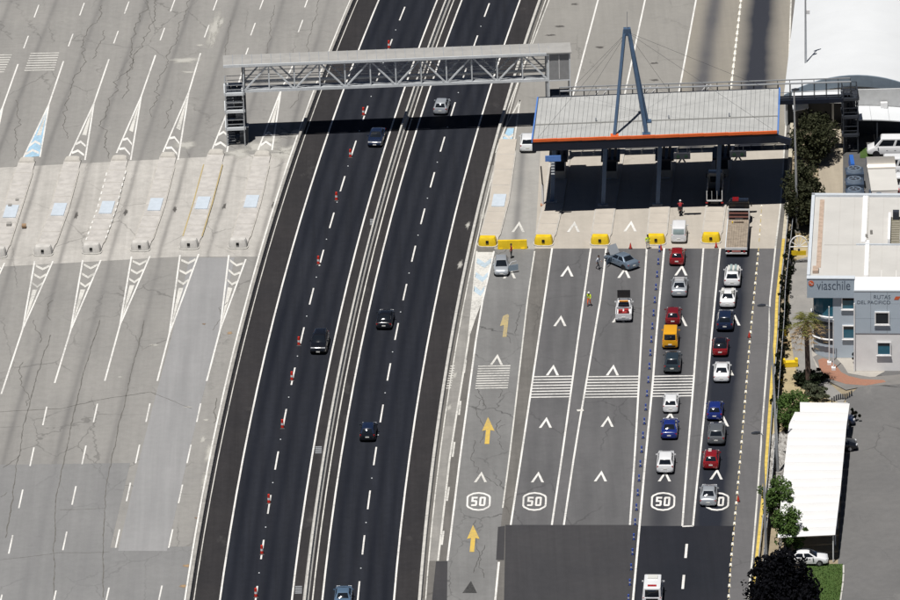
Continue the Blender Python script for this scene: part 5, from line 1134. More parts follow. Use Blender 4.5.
def car_meshes(kind):
    if kind in CACHE: return CACHE[kind]
    K = KIND[kind]; L, W = K['L'], K['W']; h = L/2; hw = W/2; D = {}; cab = K['cab']
    rings = []
    for f, wf, zb, zd in K['st']:
        y = f*h; w_ = hw*wf; pr = [(w_*.82, zb), (w_*.985, zb+.10), (w_, zb+.30 if zd-zb > .45 else (zb+zd)/2), (w_*.985, zd-.14 if zd-zb > .4 else zd-.04), (w_*.93, zd-.04), (w_*.78, zd), (w_*.3, zd+.018)]
        rings.append([Vector((x, y, z)) for x, z in pr]+[Vector((-x, y, z)) for x, z in pr[::-1]])
    m = MB().loft(rings)
    if kind == 'pickup':   # open load bed
        for s in (-1, 1): m.box(s*hw*.98-(.09 if s > 0 else 0), s*hw*.98+(.09 if s < 0 else 0), -h*.985, -h*.16, .62, 1.12)
        m.box(-hw*.9, hw*.9, -h*.995, -h*.965, .55, 1.12)
    D['body'] = m.mesh('body', smooth=True, angle=42)
    r0, r1, f1, f0, zb, zt, wr = cab; wb = hw*.90; wt = hw*wr; bs = zb-.05
    def ring(t, z, ins=0.): 
        yr = r0+(r1-r0)*t+ins; yf = f0+(f1-f0)*t-ins; x = wb+(wt-wb)*t-ins; c = .10
        return [Vector(p) for p in ((x-c, yr, z), (x, yr+c, z), (x, yf-c, z), (x-c, yf, z), (-(x-c), yf, z), (-x, yf-c, z), (-x, yr+c, z), (-(x-c), yr, z))]
    D['cabin'] = MB().loft([ring(0, bs), ring(.93, bs+(zt-.03-bs)*.93), ring(.99, zt-.03, .02), ring(1, zt, .12), ring(1, zt+.025, .32)]).mesh('cabin', smooth=True, angle=38)
    def quad(a, b, c, d, i0=.08, i1=.92, j0=.12, j1=.9, off=.014, bulge=0.):
        a, b, c, d = map(Vector, (a, b, c, d)); n = (b-a).cross(d-a).normalized()
        def pt(u, v): return a.lerp(b, u).lerp(d.lerp(c, u), v)+n*off
        if bulge:
            N = 6; g_ = [[pt(i0+(i1-i0)*i/N, j0+(j1-j0)*j/N)+n*bulge*(1-(2*i/N-1)**2)*(1-.6*(2*j/N-1)**2) for i in range(N+1)] for j in range(N+1)]
            return MB().add([p for r in g_ for p in r], [(j*(N+1)+i, j*(N+1)+i+1, (j+1)*(N+1)+i+1, (j+1)*(N+1)+i) for j in range(N) for i in range(N)])
        q = [pt(i0, j0), pt(i1, j0), pt(i1, j1), pt(i0, j1)]; q2 = [p-n*.03 for p in q]
        return MB().add(q+q2, [(0, 1, 2, 3), (0, 4, 5, 1), (1, 5, 6, 2), (2, 6, 7, 3), (3, 7, 4, 0)])
    zt2 = zt-.03
    D['rear_window'] = quad((-wb, r0, bs), (wb, r0, bs), (wt, r1, zt2), (-wt, r1, zt2), .1, .9, .16, .88, bulge=.05).mesh('rear_window', smooth=True)
    D['windscreen'] = quad((wb, f0, bs), (-wb, f0, bs), (-wt, f1, zt2), (wt, f1, zt2), .06, .94, .06, .92, bulge=.06).mesh('windscreen', smooth=True)
    ym = (r0+f0)/2
    for s in (1, -1):
        def sq(t0, t1):
            a = Vector((s*wb, r0+(f0-r0)*t0, bs)); b = Vector((s*wb, r0+(f0-r0)*t1, bs)); c = Vector((s*wt, r1+(f1-r1)*t1, zt2)); d = Vector((s*wt, r1+(f1-r1)*t0, zt2))
            return quad(a, b, c, d, .06, .94, .16, .86) if s > 0 else quad(b, a, d, c, .06, .94, .16, .86)
        if kind == 'pickup': D['side_window', s, 0] = sq(.08, .92).mesh('side_window')
        else: D['side_window', s, 0] = sq(.06, .48).mesh('side_window'); D['side_window', s, 1] = sq(.5, .94).mesh('side_window')
    wrad = .31 if K['W'] < 1.8 else .36
    D['wheel'] = MB().tube([(-.1, 0, 0), (-.09, 0, 0), (.09, 0, 0), (.1, 0, 0)], [wrad*.9, wrad, wrad, wrad*.9], 18).mesh('wheel', smooth=True, angle=40)
    D['rim'] = MB().tube([(-.108, 0, 0), (.108, 0, 0)], wrad*.62, 12).mesh('rim')
    D['arch'] = MB().tube([(-.09, 0, 0), (.055, 0, 0)], wrad+.07, 18).mesh('wheel_arch')
    zl = K['st'][2][3]; lz = zl-.13
    big = kind in ('van', 'suv', 'hatch', 'bigvan', 'wagon', 'pickup')
    lx = hw*(.80 if not big else .84); D['tail_light'] = MB().box(-.13 if not big else -.075, .13 if not big else .075, -.03, .06, -.06 if not big else -.11, .06 if not big else .11).mesh('tail_light')
    D['headlight'] = MB().prism([(-.2, -.14), (.2, -.06), (.17, .1), (-.19, .06)], -.07, .08).mesh('headlight')
    D['mirror'] = MB().loft([[(-.09, -.06, -.06), (.09, -.06, -.06), (.09, -.06, .07), (-.09, -.06, .07)], [(-.07, .07, -.04), (.07, .07, -.04), (.07, .07, .05), (-.07, .07, .05)]]).mesh('mirror')
    D['plate'] = MB().box(-.2, .2, -.02, .02, -.06, .06).mesh('number_plate'); D['bumper'] = MB().loft([[(x, -h-.035+.1*abs(x/hw)**3, z) for z in (K['st'][0][2]+.0, K['st'][0][2]+.2)]+[(x, -h+.12+.1*abs(x/hw)**3, z) for z in (K['st'][0][2]+.2, K['st'][0][2]+.0)] for x in [hw*t*.9 for t in (-1, -.7, -.3, 0, .3, .7, 1)]]).mesh('bumper')
    D['handle'] = MB().box(-.012, .012, -.09, .09, -.015, .015).mesh('door_handle')
    D['info'] = dict(L=L, W=W, lx=lx, lz=lz, hw=hw, wy=(h*.60, -h*.60), wrad=wrad, cab=cab, zb=K['st'][0][2]); CACHE[kind] = D; return D
def car(kind, px, py, head, col, label, away=True, roof=None, glass=None, name=None, shade=None, plate=True, z0=.0, cat='car', bump=None):
    """head: unit plan vector the car faces; (px, py): foot of the end nearest the camera"""
    D = car_meshes(kind); I = D['info']; L, hw = I['L'], I['hw']
    near = P(px, py, .28); head = Vector((head[0], head[1], 0)).normalized(); c = near+head*(L/2 if away else -L/2); rz = math.atan2(-head.x, head.y)
    r = empty(name or {'van': 'van', 'bigvan': 'van', 'pickup': 'pickup_truck', 'suv': 'suv', 'hatch': 'hatchback', 'sedan': 'sedan', 'wagon': 'estate_car'}[kind], (c.x, c.y, z0), rz, label, cat, 'vehicles on the road')
    pm = PN[col]; body = inst('body', D['body'], pm, r); inst('cabin', D['cabin'], PN[roof] if roof else pm, r)
    gm = glass or CGL
    inst('rear_window', D['rear_window'], gm, r); inst('windscreen', D['windscreen'], gm, r)
    for k in D:
        if isinstance(k, tuple): inst('side_window', D[k], gm, r)
    for s in (-1, 1):
        for y in I['wy']:
            inst('wheel_arch', D['arch'], TRIM, r, (s*(hw-.07), y, I['wrad'])); w_ = inst('wheel', D['wheel'], TYRE, r, (s*(hw-.095), y, I['wrad'])); inst('rim', D['rim'], RIM, w_)
        inst('tail_light', D['tail_light'], TAIL, body, (s*I['lx'], -L/2+.075, I['lz'])); inst('headlight', D['headlight'], HEAD, body, (s*hw*.66, L/2-.17, .67 if kind not in ('suv', 'bigvan', 'pickup') else .82), (0, 0, -s*.2), (s, 1, 1))
        inst('mirror', D['mirror'], pm, r, (s*(hw+.06), I['cab'][3]-.45, I['cab'][4]+.02))
        for y in (-.5, .45): inst('door_handle', D['handle'], TRIM, body, (s*(hw+.005), y-.1, .82))
    inst('bumper', D['bumper'], bump or (pm if kind != 'pickup' else STEEL), r)
    if plate: inst('number_plate', D['plate'], PLATE, r, (0, -L/2-.02, I['zb']+.3 if kind != 'sedan' else I['zb']+.24)); inst('number_plate', D['plate'], PLATE, r, (0, L/2-.0, .45))
    return r
def lane_dir(pl, y):
    a, b = P(interp(pl, y+20), y+20), P(interp(pl, y-20), y-20); return (b-a).normalized()
def hdir(py):
    y = P(400, py).y; d = Vector((6.12e-4*y+.0864, 1, 0)).normalized(); return d
d4 = lambda y: lane_dir(L4R, y); d5 = lambda y: lane_dir(L5L, y)
# queue in the fourth lane, farthest first
car('van', 678.7, 242, d4(230), 'white', 'white van with pale rear glass just behind the motorcycle', glass=LGL, cat='van')
v = car('hatch', 676.7, 264.5, d4(255), 'red', 'red hatchback directly behind the white van at the toll lane')
v = car('sedan', 679, 296, d4(285), 'silver', 'silver sedan with a roof rack behind the red hatchback')
for y in (-.7, -.2, .2): MB().box(-.55, .55, y-.05, y+.05, 1.5, 1.55).build('rack_bar', WP, v, world=False)
for x in (-.55, .55): MB().box(x-.03, x+.03, -.75, .25, 1.46, 1.52).build('rack_rail', TRIM, v, world=False)
car('hatch', 672.7, 324.5, d4(312), 'darkred', 'dark red hatchback just ahead of the yellow van')
car('van', 670, 347.8, d4(335), 'yellow', 'bright yellow van in the queue', cat='van', bump=TRIM)
car('suv', 672, 372.5, d4(362), 'slate', 'dark slate SUV right behind the yellow van at the rumble bars')
car('wagon', 670.4, 412, d4(402), 'white', 'small white estate car behind the rumble bars')
car('sedan', 669, 438.5, d4(428), 'blue', 'dark blue sedan behind the small white estate car')
v = car('suv', 665, 473, d4(463), 'white', 'white SUV above the speed mark, behind the dark blue sedan'); 
v = car('bigvan', 652, 607, lane_dir(L4L, 590), 'white', 'white van with red lamps and open dark rear, last in the queue', cat='van', bump=TRIM)
MB().box(-.62, .62, -2.72, -2.66, .75, 1.2).build('rear_opening', TRIM, v, world=False); MB().box(-.5, .5, -.3, .5, 2.27, 2.42).build('roof_pod', PN['cream'], v, world=False); MB().box(-.45, .45, -2.1, -1.8, 2.27, 2.36).build('light_bar', TAIL, v, world=False)
# queue in the fifth lane
car('suv', 732, 286.5, d5(276), 'white', 'white SUV with bundles on its roof right behind the flatbed truck')
v = [o for o in sc.objects if o.get('label', '').startswith('white SUV with bundles')][0]
for k in range(5): MB().prism([(-.5+.25*k, -1.2), (-.28+.25*k, -1.25), (-.25+.25*k, .1), (-.52+.25*k, .15)], 1.77, 1.9+.12*(k % 2)).build('roof_bundle', [PN['cream'], LGL][k % 2], v, world=False)
car('sedan', 727.3, 307, d5(297), 'white', 'white sedan with bags on the boot between the white SUV and the navy SUV')
v = [o for o in sc.objects if o.get('label', '').startswith('white sedan with bags')][0]
for s in (-.55, .55): MB().prism([(s-.14, -1.0), (s+.14, -1.0), (s+.12, -.1), (s-.12, -.1)], 1.4, 1.72).build('roof_bag', PN['cream'], v, world=False)
car('suv', 724.7, 330.5, d5(320), 'navy', 'navy SUV with pale roof reflection between the white sedan and the red hatchback')
car('hatch', 720, 355.5, d5(345), 'red', 'red hatchback with dark roof in front of the plain white sedan', roof='black')
car('sedan', 721.3, 381.5, d5(371), 'white', 'plain white sedan alone beside the rumble bars')
car('hatch', 714.4, 419.5, d5(410), 'blue', 'bright blue hatchback ahead of the grey SUV')
car('suv', 716, 444.5, d5(434), 'grey', 'grey SUV between the bright blue hatchback and the red sports car')
v = car('hatch', 710.7, 468.5, d5(458), 'red', 'red car with black bonnet stripe and roof vents above the arrow mark')
for y in (-.2, .25): MB().box(-.32, .02, y-.09, y+.09, 1.52, 1.56).build('roof_vent', PLATE, v, world=False)
car('sedan', 708, 505.5, d5(495), 'silver', 'silver sedan parked over the speed mark, last in its lane')
# lanes two and three
v = car('pickup', 623.5, 321, lane_dir(L3R, 310), 'white', 'white road service pickup with black arrow board and red cargo', cat='pickup')
MB().box(-.62, .62, -2.35, -.75, .66, .72).build('bed_floor', TRIM, v, world=False)
for x, y in ((-.35, -1.3), (.3, -1.1), (.1, -1.9)): MB().box(x-.25, x+.25, y-.25, y+.25, .72, 1.1).build('cargo', plain('red_cargo', (.32, .03, .03), .6), v, world=False)
for x in (-.5, .5): MB().bar((x, .1, 1.7), (x, .1, 2.3), .07).build('board_post', DARK, v, world=False)
MB().box(-.72, .72, .06, .16, 2.0, 2.9).build('arrow_board', TRIM, v, world=False); MB().box(-.5, .5, -.5, -.3, 1.74, 1.86).build('light_bar', plain('amber_lens', (.6, .25, .02), .3), v, world=False)
v = car('sedan', 631.5, 266.5, (-.62, .78), 'greyblue', 'grey blue sedan turned aslant with its bonnet raised')
v.location += Vector((.3, -.5, 0))
bn = MB(); bn.prism([(-.68, 0), (.68, 0), (.62, 1.15), (-.62, 1.15)], 0, .05); o = bn.build('bonnet', PN['silver'], v, world=False); o.location = (0, 1.12, .98); o.rotation_euler = (R_(58), 0, 0)
MB().box(-.62, .62, 1.15, 2.05, .85, .99).build('engine_bay', TRIM, v, world=False)
dm = MB(); dm.box(-.04, .04, -1.05, 0, .3, .98); o = dm.build('open_door', PN['greyblue'], v, world=False); o.location = (-.86, .95, 0); o.rotation_euler = (0, 0, R_(-62))
ln = lane_dir(L1R, 262)
v = car('hatch', 501.5, 275, (-ln.x+.06, -ln.y), 'silver', 'silver blue hatchback facing the camera with one door open', away=False)
dm = MB(); dm.box(-.035, .035, -1.15, 0, .3, 1.0); o = dm.build('open_door', PN['bluesilver'], v, world=False); o.location = (-.83, 1.0, 0); o.rotation_euler = (0, 0, R_(-68))
dm = MB(); dm.loft([[(-.03, y, z), (.03, y, z), (.03, y+.06, z), (-.03, y+.06, z)] for y, z in ((-1.1, 1.0), (-.95, 1.45))]); dm.loft([[(-.03, y, z-.06), (.03, y, z-.06), (.03, y, z), (-.03, y, z)] for y, z in ((-.95, 1.45), (-.35, 1.42), (-.02, 1.0))]); o2 = dm.build('window_frame', PN['white'], o, world=False)
car('suv', 527.5, 151.5, lane_dir(L1R, 170), 'white', 'white SUV half hidden behind the corner of the canopy')
# highway
h = hdir(140); car('sedan', 374.5, 146, (-h.x, -h.y), 'navy', 'navy sedan coming toward the camera just past the gantry shadow', away=False)
h = hdir(340); car('suv', 318, 353.3, (-h.x, -h.y), 'black', 'black SUV coming toward the camera beside the red and white posts', away=False)
car('hatch', 440, 113.8, hdir(105), 'silver', 'silver hatchback driving away beneath the gantry')
car('sedan', 383.7, 328.5, hdir(320), 'black', 'black sedan with red tail lights driving away near the median')
car('hatch', 367.3, 440.5, hdir(430), 'black', 'black hatchback driving away below the other black sedan', roof='navy')
car('sedan', 342.5, 608, hdir(595), 'sky', 'pale blue sedan driving away, cut off at the bottom edge')
# yard and car park
for k, (px, py) in enumerate(((897, 158), (900, 178), (903, 197))): car('bigvan', px, py, (-1, .05), 'white', 'white van parked '+['farthest back by the arched shelter', 'in the middle beside the ribbed shed', 'nearest the office roof'][k], cat='van').location += Vector((2.0, 2, 0))
v = car('sedan', 813, 562.5, (1, -.06), 'white', 'white car nosing out of the shade of the car port'); v.location = P(810, 561.5)+Vector((-.4, -.35, 0))
v = car('sedan', 851, 452, (1, .02), 'black', 'black car nosing out from under the middle of the car port'); v.location = P(836.5, 449)
v = car('sedan', 851, 425, (1, .02), 'navy', 'dark navy car nosing out from under the far end of the car port'); v.location = P(834, 424)
# flatbed truck
def truck_parts(r, L, W, cabcol, bed):
    h = L/2; hw = W/2
    MB().box(-.45, .45, -h+.2, h-.3, .55, .85).build('chassis', TRIM, r, world=False)
    y0 = h-2.0; c = MB(); c.loft([[(-hw*.94, y, .5) , (hw*.94, y, .5), (hw*.94, y, zt_-.25), (hw*.84, y, zt_), (-hw*.84, y, zt_), (-hw*.94, y, zt_-.25)] for y, zt_ in ((y0, 2.75), (y0+1.1, 2.8), (y0+1.75, 2.55), (y0+2.0, 1.5))]); cb = c.build('cab', cabcol, r, world=False, smooth=True, angle=25)
    MB().box(-hw*.8, hw*.8, y0+1.78, y0+1.95, 1.5, 2.35).build('windscreen', CGL, r, world=False); MB().box(-.6, .6, y0-.02, y0+.02, 1.7, 2.4).build('rear_window', CGL, r, world=False)
    for s in (-1, 1):
        MB().box(s*hw*.945-.01, s*hw*.945+.01, y0+.3, y0+1.2, 1.65, 2.35).build('side_window', CGL, r, world=False); MB().box(s*(hw+.12)-.06, s*(hw+.12)+.06, y0+1.5, y0+1.6, 1.6, 2.1).build('mirror', TRIM, r, world=False)
        for y in (h-1.1, -h+1.4, -h+2.5):
            w_ = MB().tube([(s*(hw-.33), y, .5), (s*(hw-.03), y, .5)], .5, 18).build('wheel', TYRE, r, world=False, smooth=True); MB().tube([(s*(hw-.1), y, .5), (s*(hw-.015), y, .5)], .27, 12).build('rim', RIM, w_, world=False)
        MB().box(s*.9-.13, s*.9+.13, -h-.03, -h+.02, .7, .84).build('tail_light', TAIL, r, world=False)
near = P(736.3, 255.3, .3); hd5 = d5(230); L = 12.2; c = near+hd5*(L/2)
tr = empty('flatbed_truck', (c.x, c.y, 0), math.atan2(-hd5.x, hd5.y), 'long flatbed truck with empty worn bed and black cab with red roof deflector', 'truck', 'vehicles on the road'); truck_parts(tr, L, 2.5, PN['black'], True); MB().box(-.75, -.05, 4.2, 5.2, 2.8, 2.95).build('roof_deflector', PN['red'], tr, world=False)
BED = plain('worn_bed_boards', (.27, .225, .175), .9, var=.25, scale=1.6)
for k in range(9):
    x0 = -1.22+2.44*k/9; MB().box(x0+.008, x0+2.44/9-.008, -6.0, 2.6, 1.1, 1.18+.004*(k % 2)).build('bed_board', BED, tr, world=False)
for s in (-1, 1): MB().box(s*1.24-.05, s*1.24+.05, -6.0, 2.7, .98, 1.24).build('side_rail', STEEL_W if s < 0 else DARK, tr, world=False)
MB().box(-1.25, 1.25, -6.08, -5.98, .95, 1.22).build('rear_beam', WP, tr, world=False); MB().box(-1.2, 1.2, -6.1, -6.0, .45, .62).build('underrun_bar', WP, tr, world=False); MB().box(-.5, .5, -6.1, -6.04, .7, .85).build('rear_plate', plain('red_white_plate', (.5, .2, .18), .5), tr, world=False)
for x in (-1.2, 1.2): MB().box(x-.06, x+.06, 2.55, 2.68, 1.1, 2.5).build('headboard_post', WP, tr, world=False)
for z in (1.5, 1.95, 2.4): MB().box(-1.2, 1.2, 2.58, 2.66, z-.09, z+.09).build('headboard_rail', plain('brown_rail', (.22, .1, .08), .7) if z < 2.2 else WP, tr, world=False)
MB().box(-.5, .6, 1.5, 1.7, 1.2, 1.32).build('strap_roll', BARK, tr, world=False); MB().box(-.75, -.6, 1.4, 1.7, 1.2, 1.35).build('strap_roll', plain('yellow_strap', (.6, .42, .05), .6), tr, world=False)
# small caged truck in the canopy shade
near = P(714.5, 206.5, .3); L = 6.2; hd4 = lane_dir(L4R, 200); c = near+hd4*(L/2)
t2 = empty('cage_truck', (c.x, c.y, 0), math.atan2(-hd4.x, hd4.y), 'small dark cage sided truck with white rear frame in the canopy shade', 'truck', 'vehicles on the road'); truck_parts(t2, L, 1.9, PN['grey'], False)
MB().box(-.9, .9, -3.0, .9, .9, 1.0).build('bed', TRIM, t2, world=False)
for x in (-.88, .88):
    for y in (-3.0, -1.7, -.4, .85): MB().box(x-.04, x+.04, y-.04, y+.04, 1.0, 2.2).build('cage_post', WP if y < -2.5 else STEEL, t2, world=False)
    for z in (1.4, 1.8, 2.2): MB().bar((x, -3.0, z), (x, .85, z), .05).build('cage_rail', STEEL, t2, world=False)
MB().box(-.9, .9, -3.04, -2.96, .92, 1.06).build('tail_board', WP, t2, world=False)
for x in (-.3, .3): MB().box(x-.03, x+.03, -3.03, -2.98, 1.06, 2.2).build('cage_bar', STEEL, t2, world=False)
# ------------------------------------------------------------------ delineators, cones, blocks
POSTB = plain('blue_post', (.05, .10, .42), .5); POSTR = plain('red_post', (.60, .035, .02), .5); CONEO = plain('red_orange_cone', (.42, .04, .03), .6)
me_b = MB().tube([(0, 0, .05), (0, 0, .32)], .095, 8).mesh('post'); me_b2 = MB().tube([(0, 0, .47), (0, 0, .75)], .095, 8).mesh('post_top'); me_w = MB().tube([(0, 0, .33), (0, 0, .46)], .0965, 8).mesh('reflector_band'); me_f = MB().prism([(-.17, -.17), (.17, -.17), (.17, .17), (-.17, .17)], 0, .06, [(-.12, -.12), (.12, -.12), (.12, .12), (-.12, .12)]).mesh('base')
POSTL = wide(L4L, -4.3); y = 252.; st_ = 12.9
while y < 640:
    r = empty('blue_post', P(interp(POSTL, y), y, .014), 0, 'short blue and white flexible post in the row beside the queue of cars', 'post', 'blue posts along the fourth toll lane')
    for n_, me_, mt in (('lower_post', me_b, POSTB), ('upper_post', me_b2, POSTB), ('reflector_band', me_w, WP), ('base', me_f, TRIM)): inst(n_, me_, mt, r)
    y += 12.6+(y-252)*.0085
me_d = MB().tube([(0, 0, .06), (0, 0, .38)], [.17, .15], 10).mesh('lower_tube'); me_d2 = MB().tube([(0, 0, .38), (0, 0, .62)], [.152, .14], 10).mesh('white_band'); me_d3 = MB().tube([(0, 0, .62), (0, 0, .98)], [.142, .12], 10).mesh('upper_tube'); me_df = MB().prism([(-.28, -.28), (.28, -.28), (.28, .28), (-.28, .28)], 0, .07, [(-.2, -.2), (.2, -.2), (.2, .2), (-.2, .2)]).mesh('rubber_base')
ODL = ['farthest, beyond the gantry', 'just beyond the gantry shadow', 'beside the navy sedan', 'second below the gantry shadow', 'midway between the gantry and the black SUV', 'beside the black SUV', 'just below the black SUV', 'second below the black SUV', 'third from the bottom edge', 'second from the bottom edge', 'at the bottom edge']
for kd, (px, py) in enumerate(((389, 48), (363.5, 115), (350.5, 157), (336.5, 200), (318.5, 264), (299, 345), (292, 380), (282.5, 428), (269, 503), (262, 554), (256, 597))):
    r = empty('delineator', P(px, py, .024), 0, 'red and white delineator on the highway dashes, '+ODL[kd], 'delineator', 'delineators down the middle of the highway')
    for n_, me_, mt in (('lower_tube', me_d, POSTR), ('white_band', me_d2, WP), ('upper_tube', me_d3, POSTR), ('rubber_base', me_df, TRIM)): inst(n_, me_, mt, r)
cone_m = MB().loft([[(r_*math.cos(2*math.pi*k/12), r_*math.sin(2*math.pi*k/12), z) for k in range(12)] for r_, z in ((.17, .04), (.12, .32))]).mesh('cone'); cone_b = MB().loft([[(r_*math.cos(2*math.pi*k/12), r_*math.sin(2*math.pi*k/12), z) for k in range(12)] for r_, z in ((.122, .32), (.085, .5))]).mesh('band'); cone_t = MB().loft([[(r_*math.cos(2*math.pi*k/12), r_*math.sin(2*math.pi*k/12), z) for k in range(12)] for r_, z in ((.087, .5), (.035, .74))]).mesh('tip'); cone_f = MB().box(-.22, .22, -.22, .22, 0, .045).mesh('foot')
for px, py, lb in ((630.5, 248.5, 'on the apron between the grey sedan and the worker'), (661, 250, 'at the foot of the yellow nose by the worker'), (716.2, 247.5, 'at the foot of the yellow nose beside the flatbed truck'), (749.3, 337.5, 'on the yellow line across from the red and black hatchback'), (738.2, 501.5, 'on the yellow line across from the last silver sedan')):
    r = empty('traffic_cone', P(px, py, .015), 0, 'red traffic cone '+lb, 'traffic cone', 'traffic cones around the toll lanes')
    inst('cone', cone_m, CONEO, r, scl=(.95,)*3); inst('band', cone_b, POSTR, r, scl=(.95,)*3); inst('tip', cone_t, CONEO, r, scl=(.95,)*3); inst('foot', cone_f, TRIM, r, scl=(.95, .95, 1))
BLK = plain('cream_plastic_block', (.80, .77, .68), .6); me_k = MB().prism([(-.17, -.36), (.17, -.36), (.17, .36), (-.17, .36)], 0, .15, [(-.11, -.28), (.11, -.28), (.11, .28), (-.11, .28)]).mesh('block_body'); me_kr = MB().box(-.08, .08, -.375, -.35, .04, .1).mesh('reflector')
y = 206.; prev = None
while y < 640:
    if not (235 < y < 250):
        x = interp(L5R, y); r = empty('divider_block', P(x, y, .016), R_(-3), 'small cream block in the row along the broken yellow line of the outer lane', 'divider block', 'divider blocks along the outer toll lane'); s = .62 if y < 248 else .82
        inst('block_body', me_k, BLK, r, scl=(s, s, s)); inst('reflector', me_kr, YELLOW, r, scl=(s, s, s))
    ya = y+2.2; yb_ = y+7.6; pline(L5R, ya+.8, yb_-.8, .10, YEL2, 'broken_line')
    y += 9.6+(y-206)*.0022
y = -20.
while y < 95:
    x = 741-(741-730.7)*y/91; r = empty('divider_block', P(x, y, .016), R_(-6), 'small cream block in the row on the far side of the canopy', 'divider block', 'divider blocks beyond the canopy'); inst('block_body', me_k, BLK, r, scl=(1, 1.5, 1)); inst('reflector', me_kr, YELLOW, r, scl=(1, 1, 1)); y += 6.6

# ------------------------------------------------------------------ people
SKIN = plain('skin', (.38, .22, .15), .6); HAIRM = plain('dark_hair', (.02, .015, .012), .7); SHOE = plain('shoe_black', (.015, .015, .015), .7)
HIVIS = plain('hi_vis_yellow', (.62, .80, .04), .6); HVO = plain('hi_vis_orange', (.75, .13, .03), .6); CLW = plain('pale_cloth', (.55, .58, .63), .8); CLD = plain('dark_cloth', (.03, .035, .045), .8); CLR = plain('dark_red_cloth', (.30, .02, .025), .8); CLP = plain('white_trousers', (.55, .55, .52), .8)
def person(loc, rz, label, top, legs, pose='stand', hat=None, name='person', group=None, stripe=None):
    H = {}
    if pose == 'stand':
        J = dict(pel=(0, 0, .95), che=(0, 0, 1.28), nec=(0, 0, 1.47), hd0=(0, .02, 1.56), hd1=(0, .03, 1.70), sl=(.19, 0, 1.41), el=(.26, -.03, 1.13), wl=(.25, .12, .90), sr=(-.19, 0, 1.41), er=(-.27, -.02, 1.13), wr=(-.22, .14, .93), hl=(.10, 0, .90), kl=(.12, .03, .50), al=(.13, -.02, .09), tl=(.14, .14, .04), hr=(-.10, 0, .90), kr=(-.12, .04, .50), ar=(-.14, 0, .09), tr=(-.15, .16, .04))
    elif pose == 'walk':
        J = dict(pel=(0, 0, .93), che=(0, .04, 1.26), nec=(0, .07, 1.45), hd0=(0, .10, 1.54), hd1=(0, .12, 1.68), sl=(.19, .04, 1.39), el=(.25, -.12, 1.14), wl=(.25, -.06, .90), sr=(-.19, .05, 1.39), er=(-.25, .14, 1.13), wr=(-.22, .34, 1.0), hl=(.10, 0, .88), kl=(.11, .20, .50), al=(.11, .16, .09), tl=(.12, .32, .05), hr=(-.10, 0, .88), kr=(-.11, -.02, .48), ar=(-.12, -.30, .14), tr=(-.13, -.18, .05))
    else:   # astride a motorcycle
        J = dict(pel=(0, -.25, .88), che=(0, -.08, 1.18), nec=(0, .04, 1.36), hd0=(0, .09, 1.45), hd1=(0, .11, 1.58), sl=(.20, 0, 1.30), el=(.30, .22, 1.10), wl=(.30, .48, 1.04), sr=(-.20, 0, 1.30), er=(-.30, .22, 1.10), wr=(-.30, .48, 1.04), hl=(.12, -.22, .84), kl=(.24, .16, .72), al=(.22, -.06, .36), tl=(.22, .1, .32), hr=(-.12, -.22, .84), kr=(-.24, .16, .72), ar=(-.22, -.06, .36), tr=(-.22, .1, .32))
    rad = dict(pel=.155, che=.165, nec=.06, hd0=.085, hd1=.095, sl=.075, el=.048, wl=.034, sr=.075, er=.048, wr=.034, hl=.10, kl=.066, al=.045, tl=.04, hr=.10, kr=.066, ar=.045, tr=.04)
    names = list(J); ix = {n: i for i, n in enumerate(names)}
    ed = [('pel', 'che'), ('che', 'nec'), ('nec', 'hd0'), ('hd0', 'hd1'), ('che', 'sl'), ('sl', 'el'), ('el', 'wl'), ('che', 'sr'), ('sr', 'er'), ('er', 'wr'), ('pel', 'hl'), ('hl', 'kl'), ('kl', 'al'), ('al', 'tl'), ('pel', 'hr'), ('hr', 'kr'), ('kr', 'ar'), ('ar', 'tr')]
    me = bpy.data.meshes.new('body_cage'); me.from_pydata([J[n] for n in names], [(ix[a], ix[b]) for a, b in ed], [])
    o = bpy.data.objects.new('body_cage', me); link(o); sk = o.modifiers.new('skin', 'SKIN'); o.modifiers.new('sub', 'SUBSURF').levels = 1
    for n in names: sv = me.skin_vertices[0].data[ix[n]]; r_ = rad[n]; sv.radius = (r_*(1.25 if n in ('pel', 'che') else 1), r_*(.78 if n in ('pel', 'che') else 1)); sv.use_root = n == 'pel'
    dg = bpy.context.evaluated_depsgraph_get(); bm_ = bpy.data.meshes.new_from_object(o.evaluated_get(dg)); bpy.data.objects.remove(o); bpy.data.meshes.remove(me)
    # hands: palm and five bent fingers grown from the wrists, joined into the body mesh
    b = bmesh.new(); b.from_mesh(bm_)
    hand = MB()
    for w_, e_, s in (('wl', 'el', 1), ('wr', 'er', -1)):
        W = Vector(J[w_]); d = (W-Vector(J[e_])).normalized(); sd = Vector((0, 1, 0)) if abs(d.y) < .8 else Vector((1, 0, 0)); sd = (sd-d*sd.dot(d)).normalized(); nn_ = d.cross(sd)
        pl_ = W+d*.09; hand.bar(W-d*.01, pl_, .075, .03, nn_)
        for k, L_ in enumerate((.065, .078, .072, .055)):
            f0_ = pl_+sd*(.028-.019*k); f1_ = f0_+d*L_*.55; f2_ = f1_+(d*.7-nn_*.7*s).normalized()*L_*.45; hand.tube([f0_, f1_, f2_], [.0095, .0085, .006], 5)
        t0 = W+d*.03+sd*.035; hand.tube([t0, t0+(d*.6+sd*.8).normalized()*.04, t0+(d*.95+sd*.55).normalized()*.07], [.011, .010, .007], 5)
    hm = hand.mesh('tmp'); b.from_mesh(hm); bpy.data.meshes.remove(hm); b.to_mesh(bm_); b.free()
    for p in bm_.polygons: p.use_smooth = True
    bm_.materials.clear()
    for mt in (SKIN, top, legs, SHOE, stripe or top): bm_.materials.append(mt)
    nz = J['nec'][2]; pz = J['pel'][2]
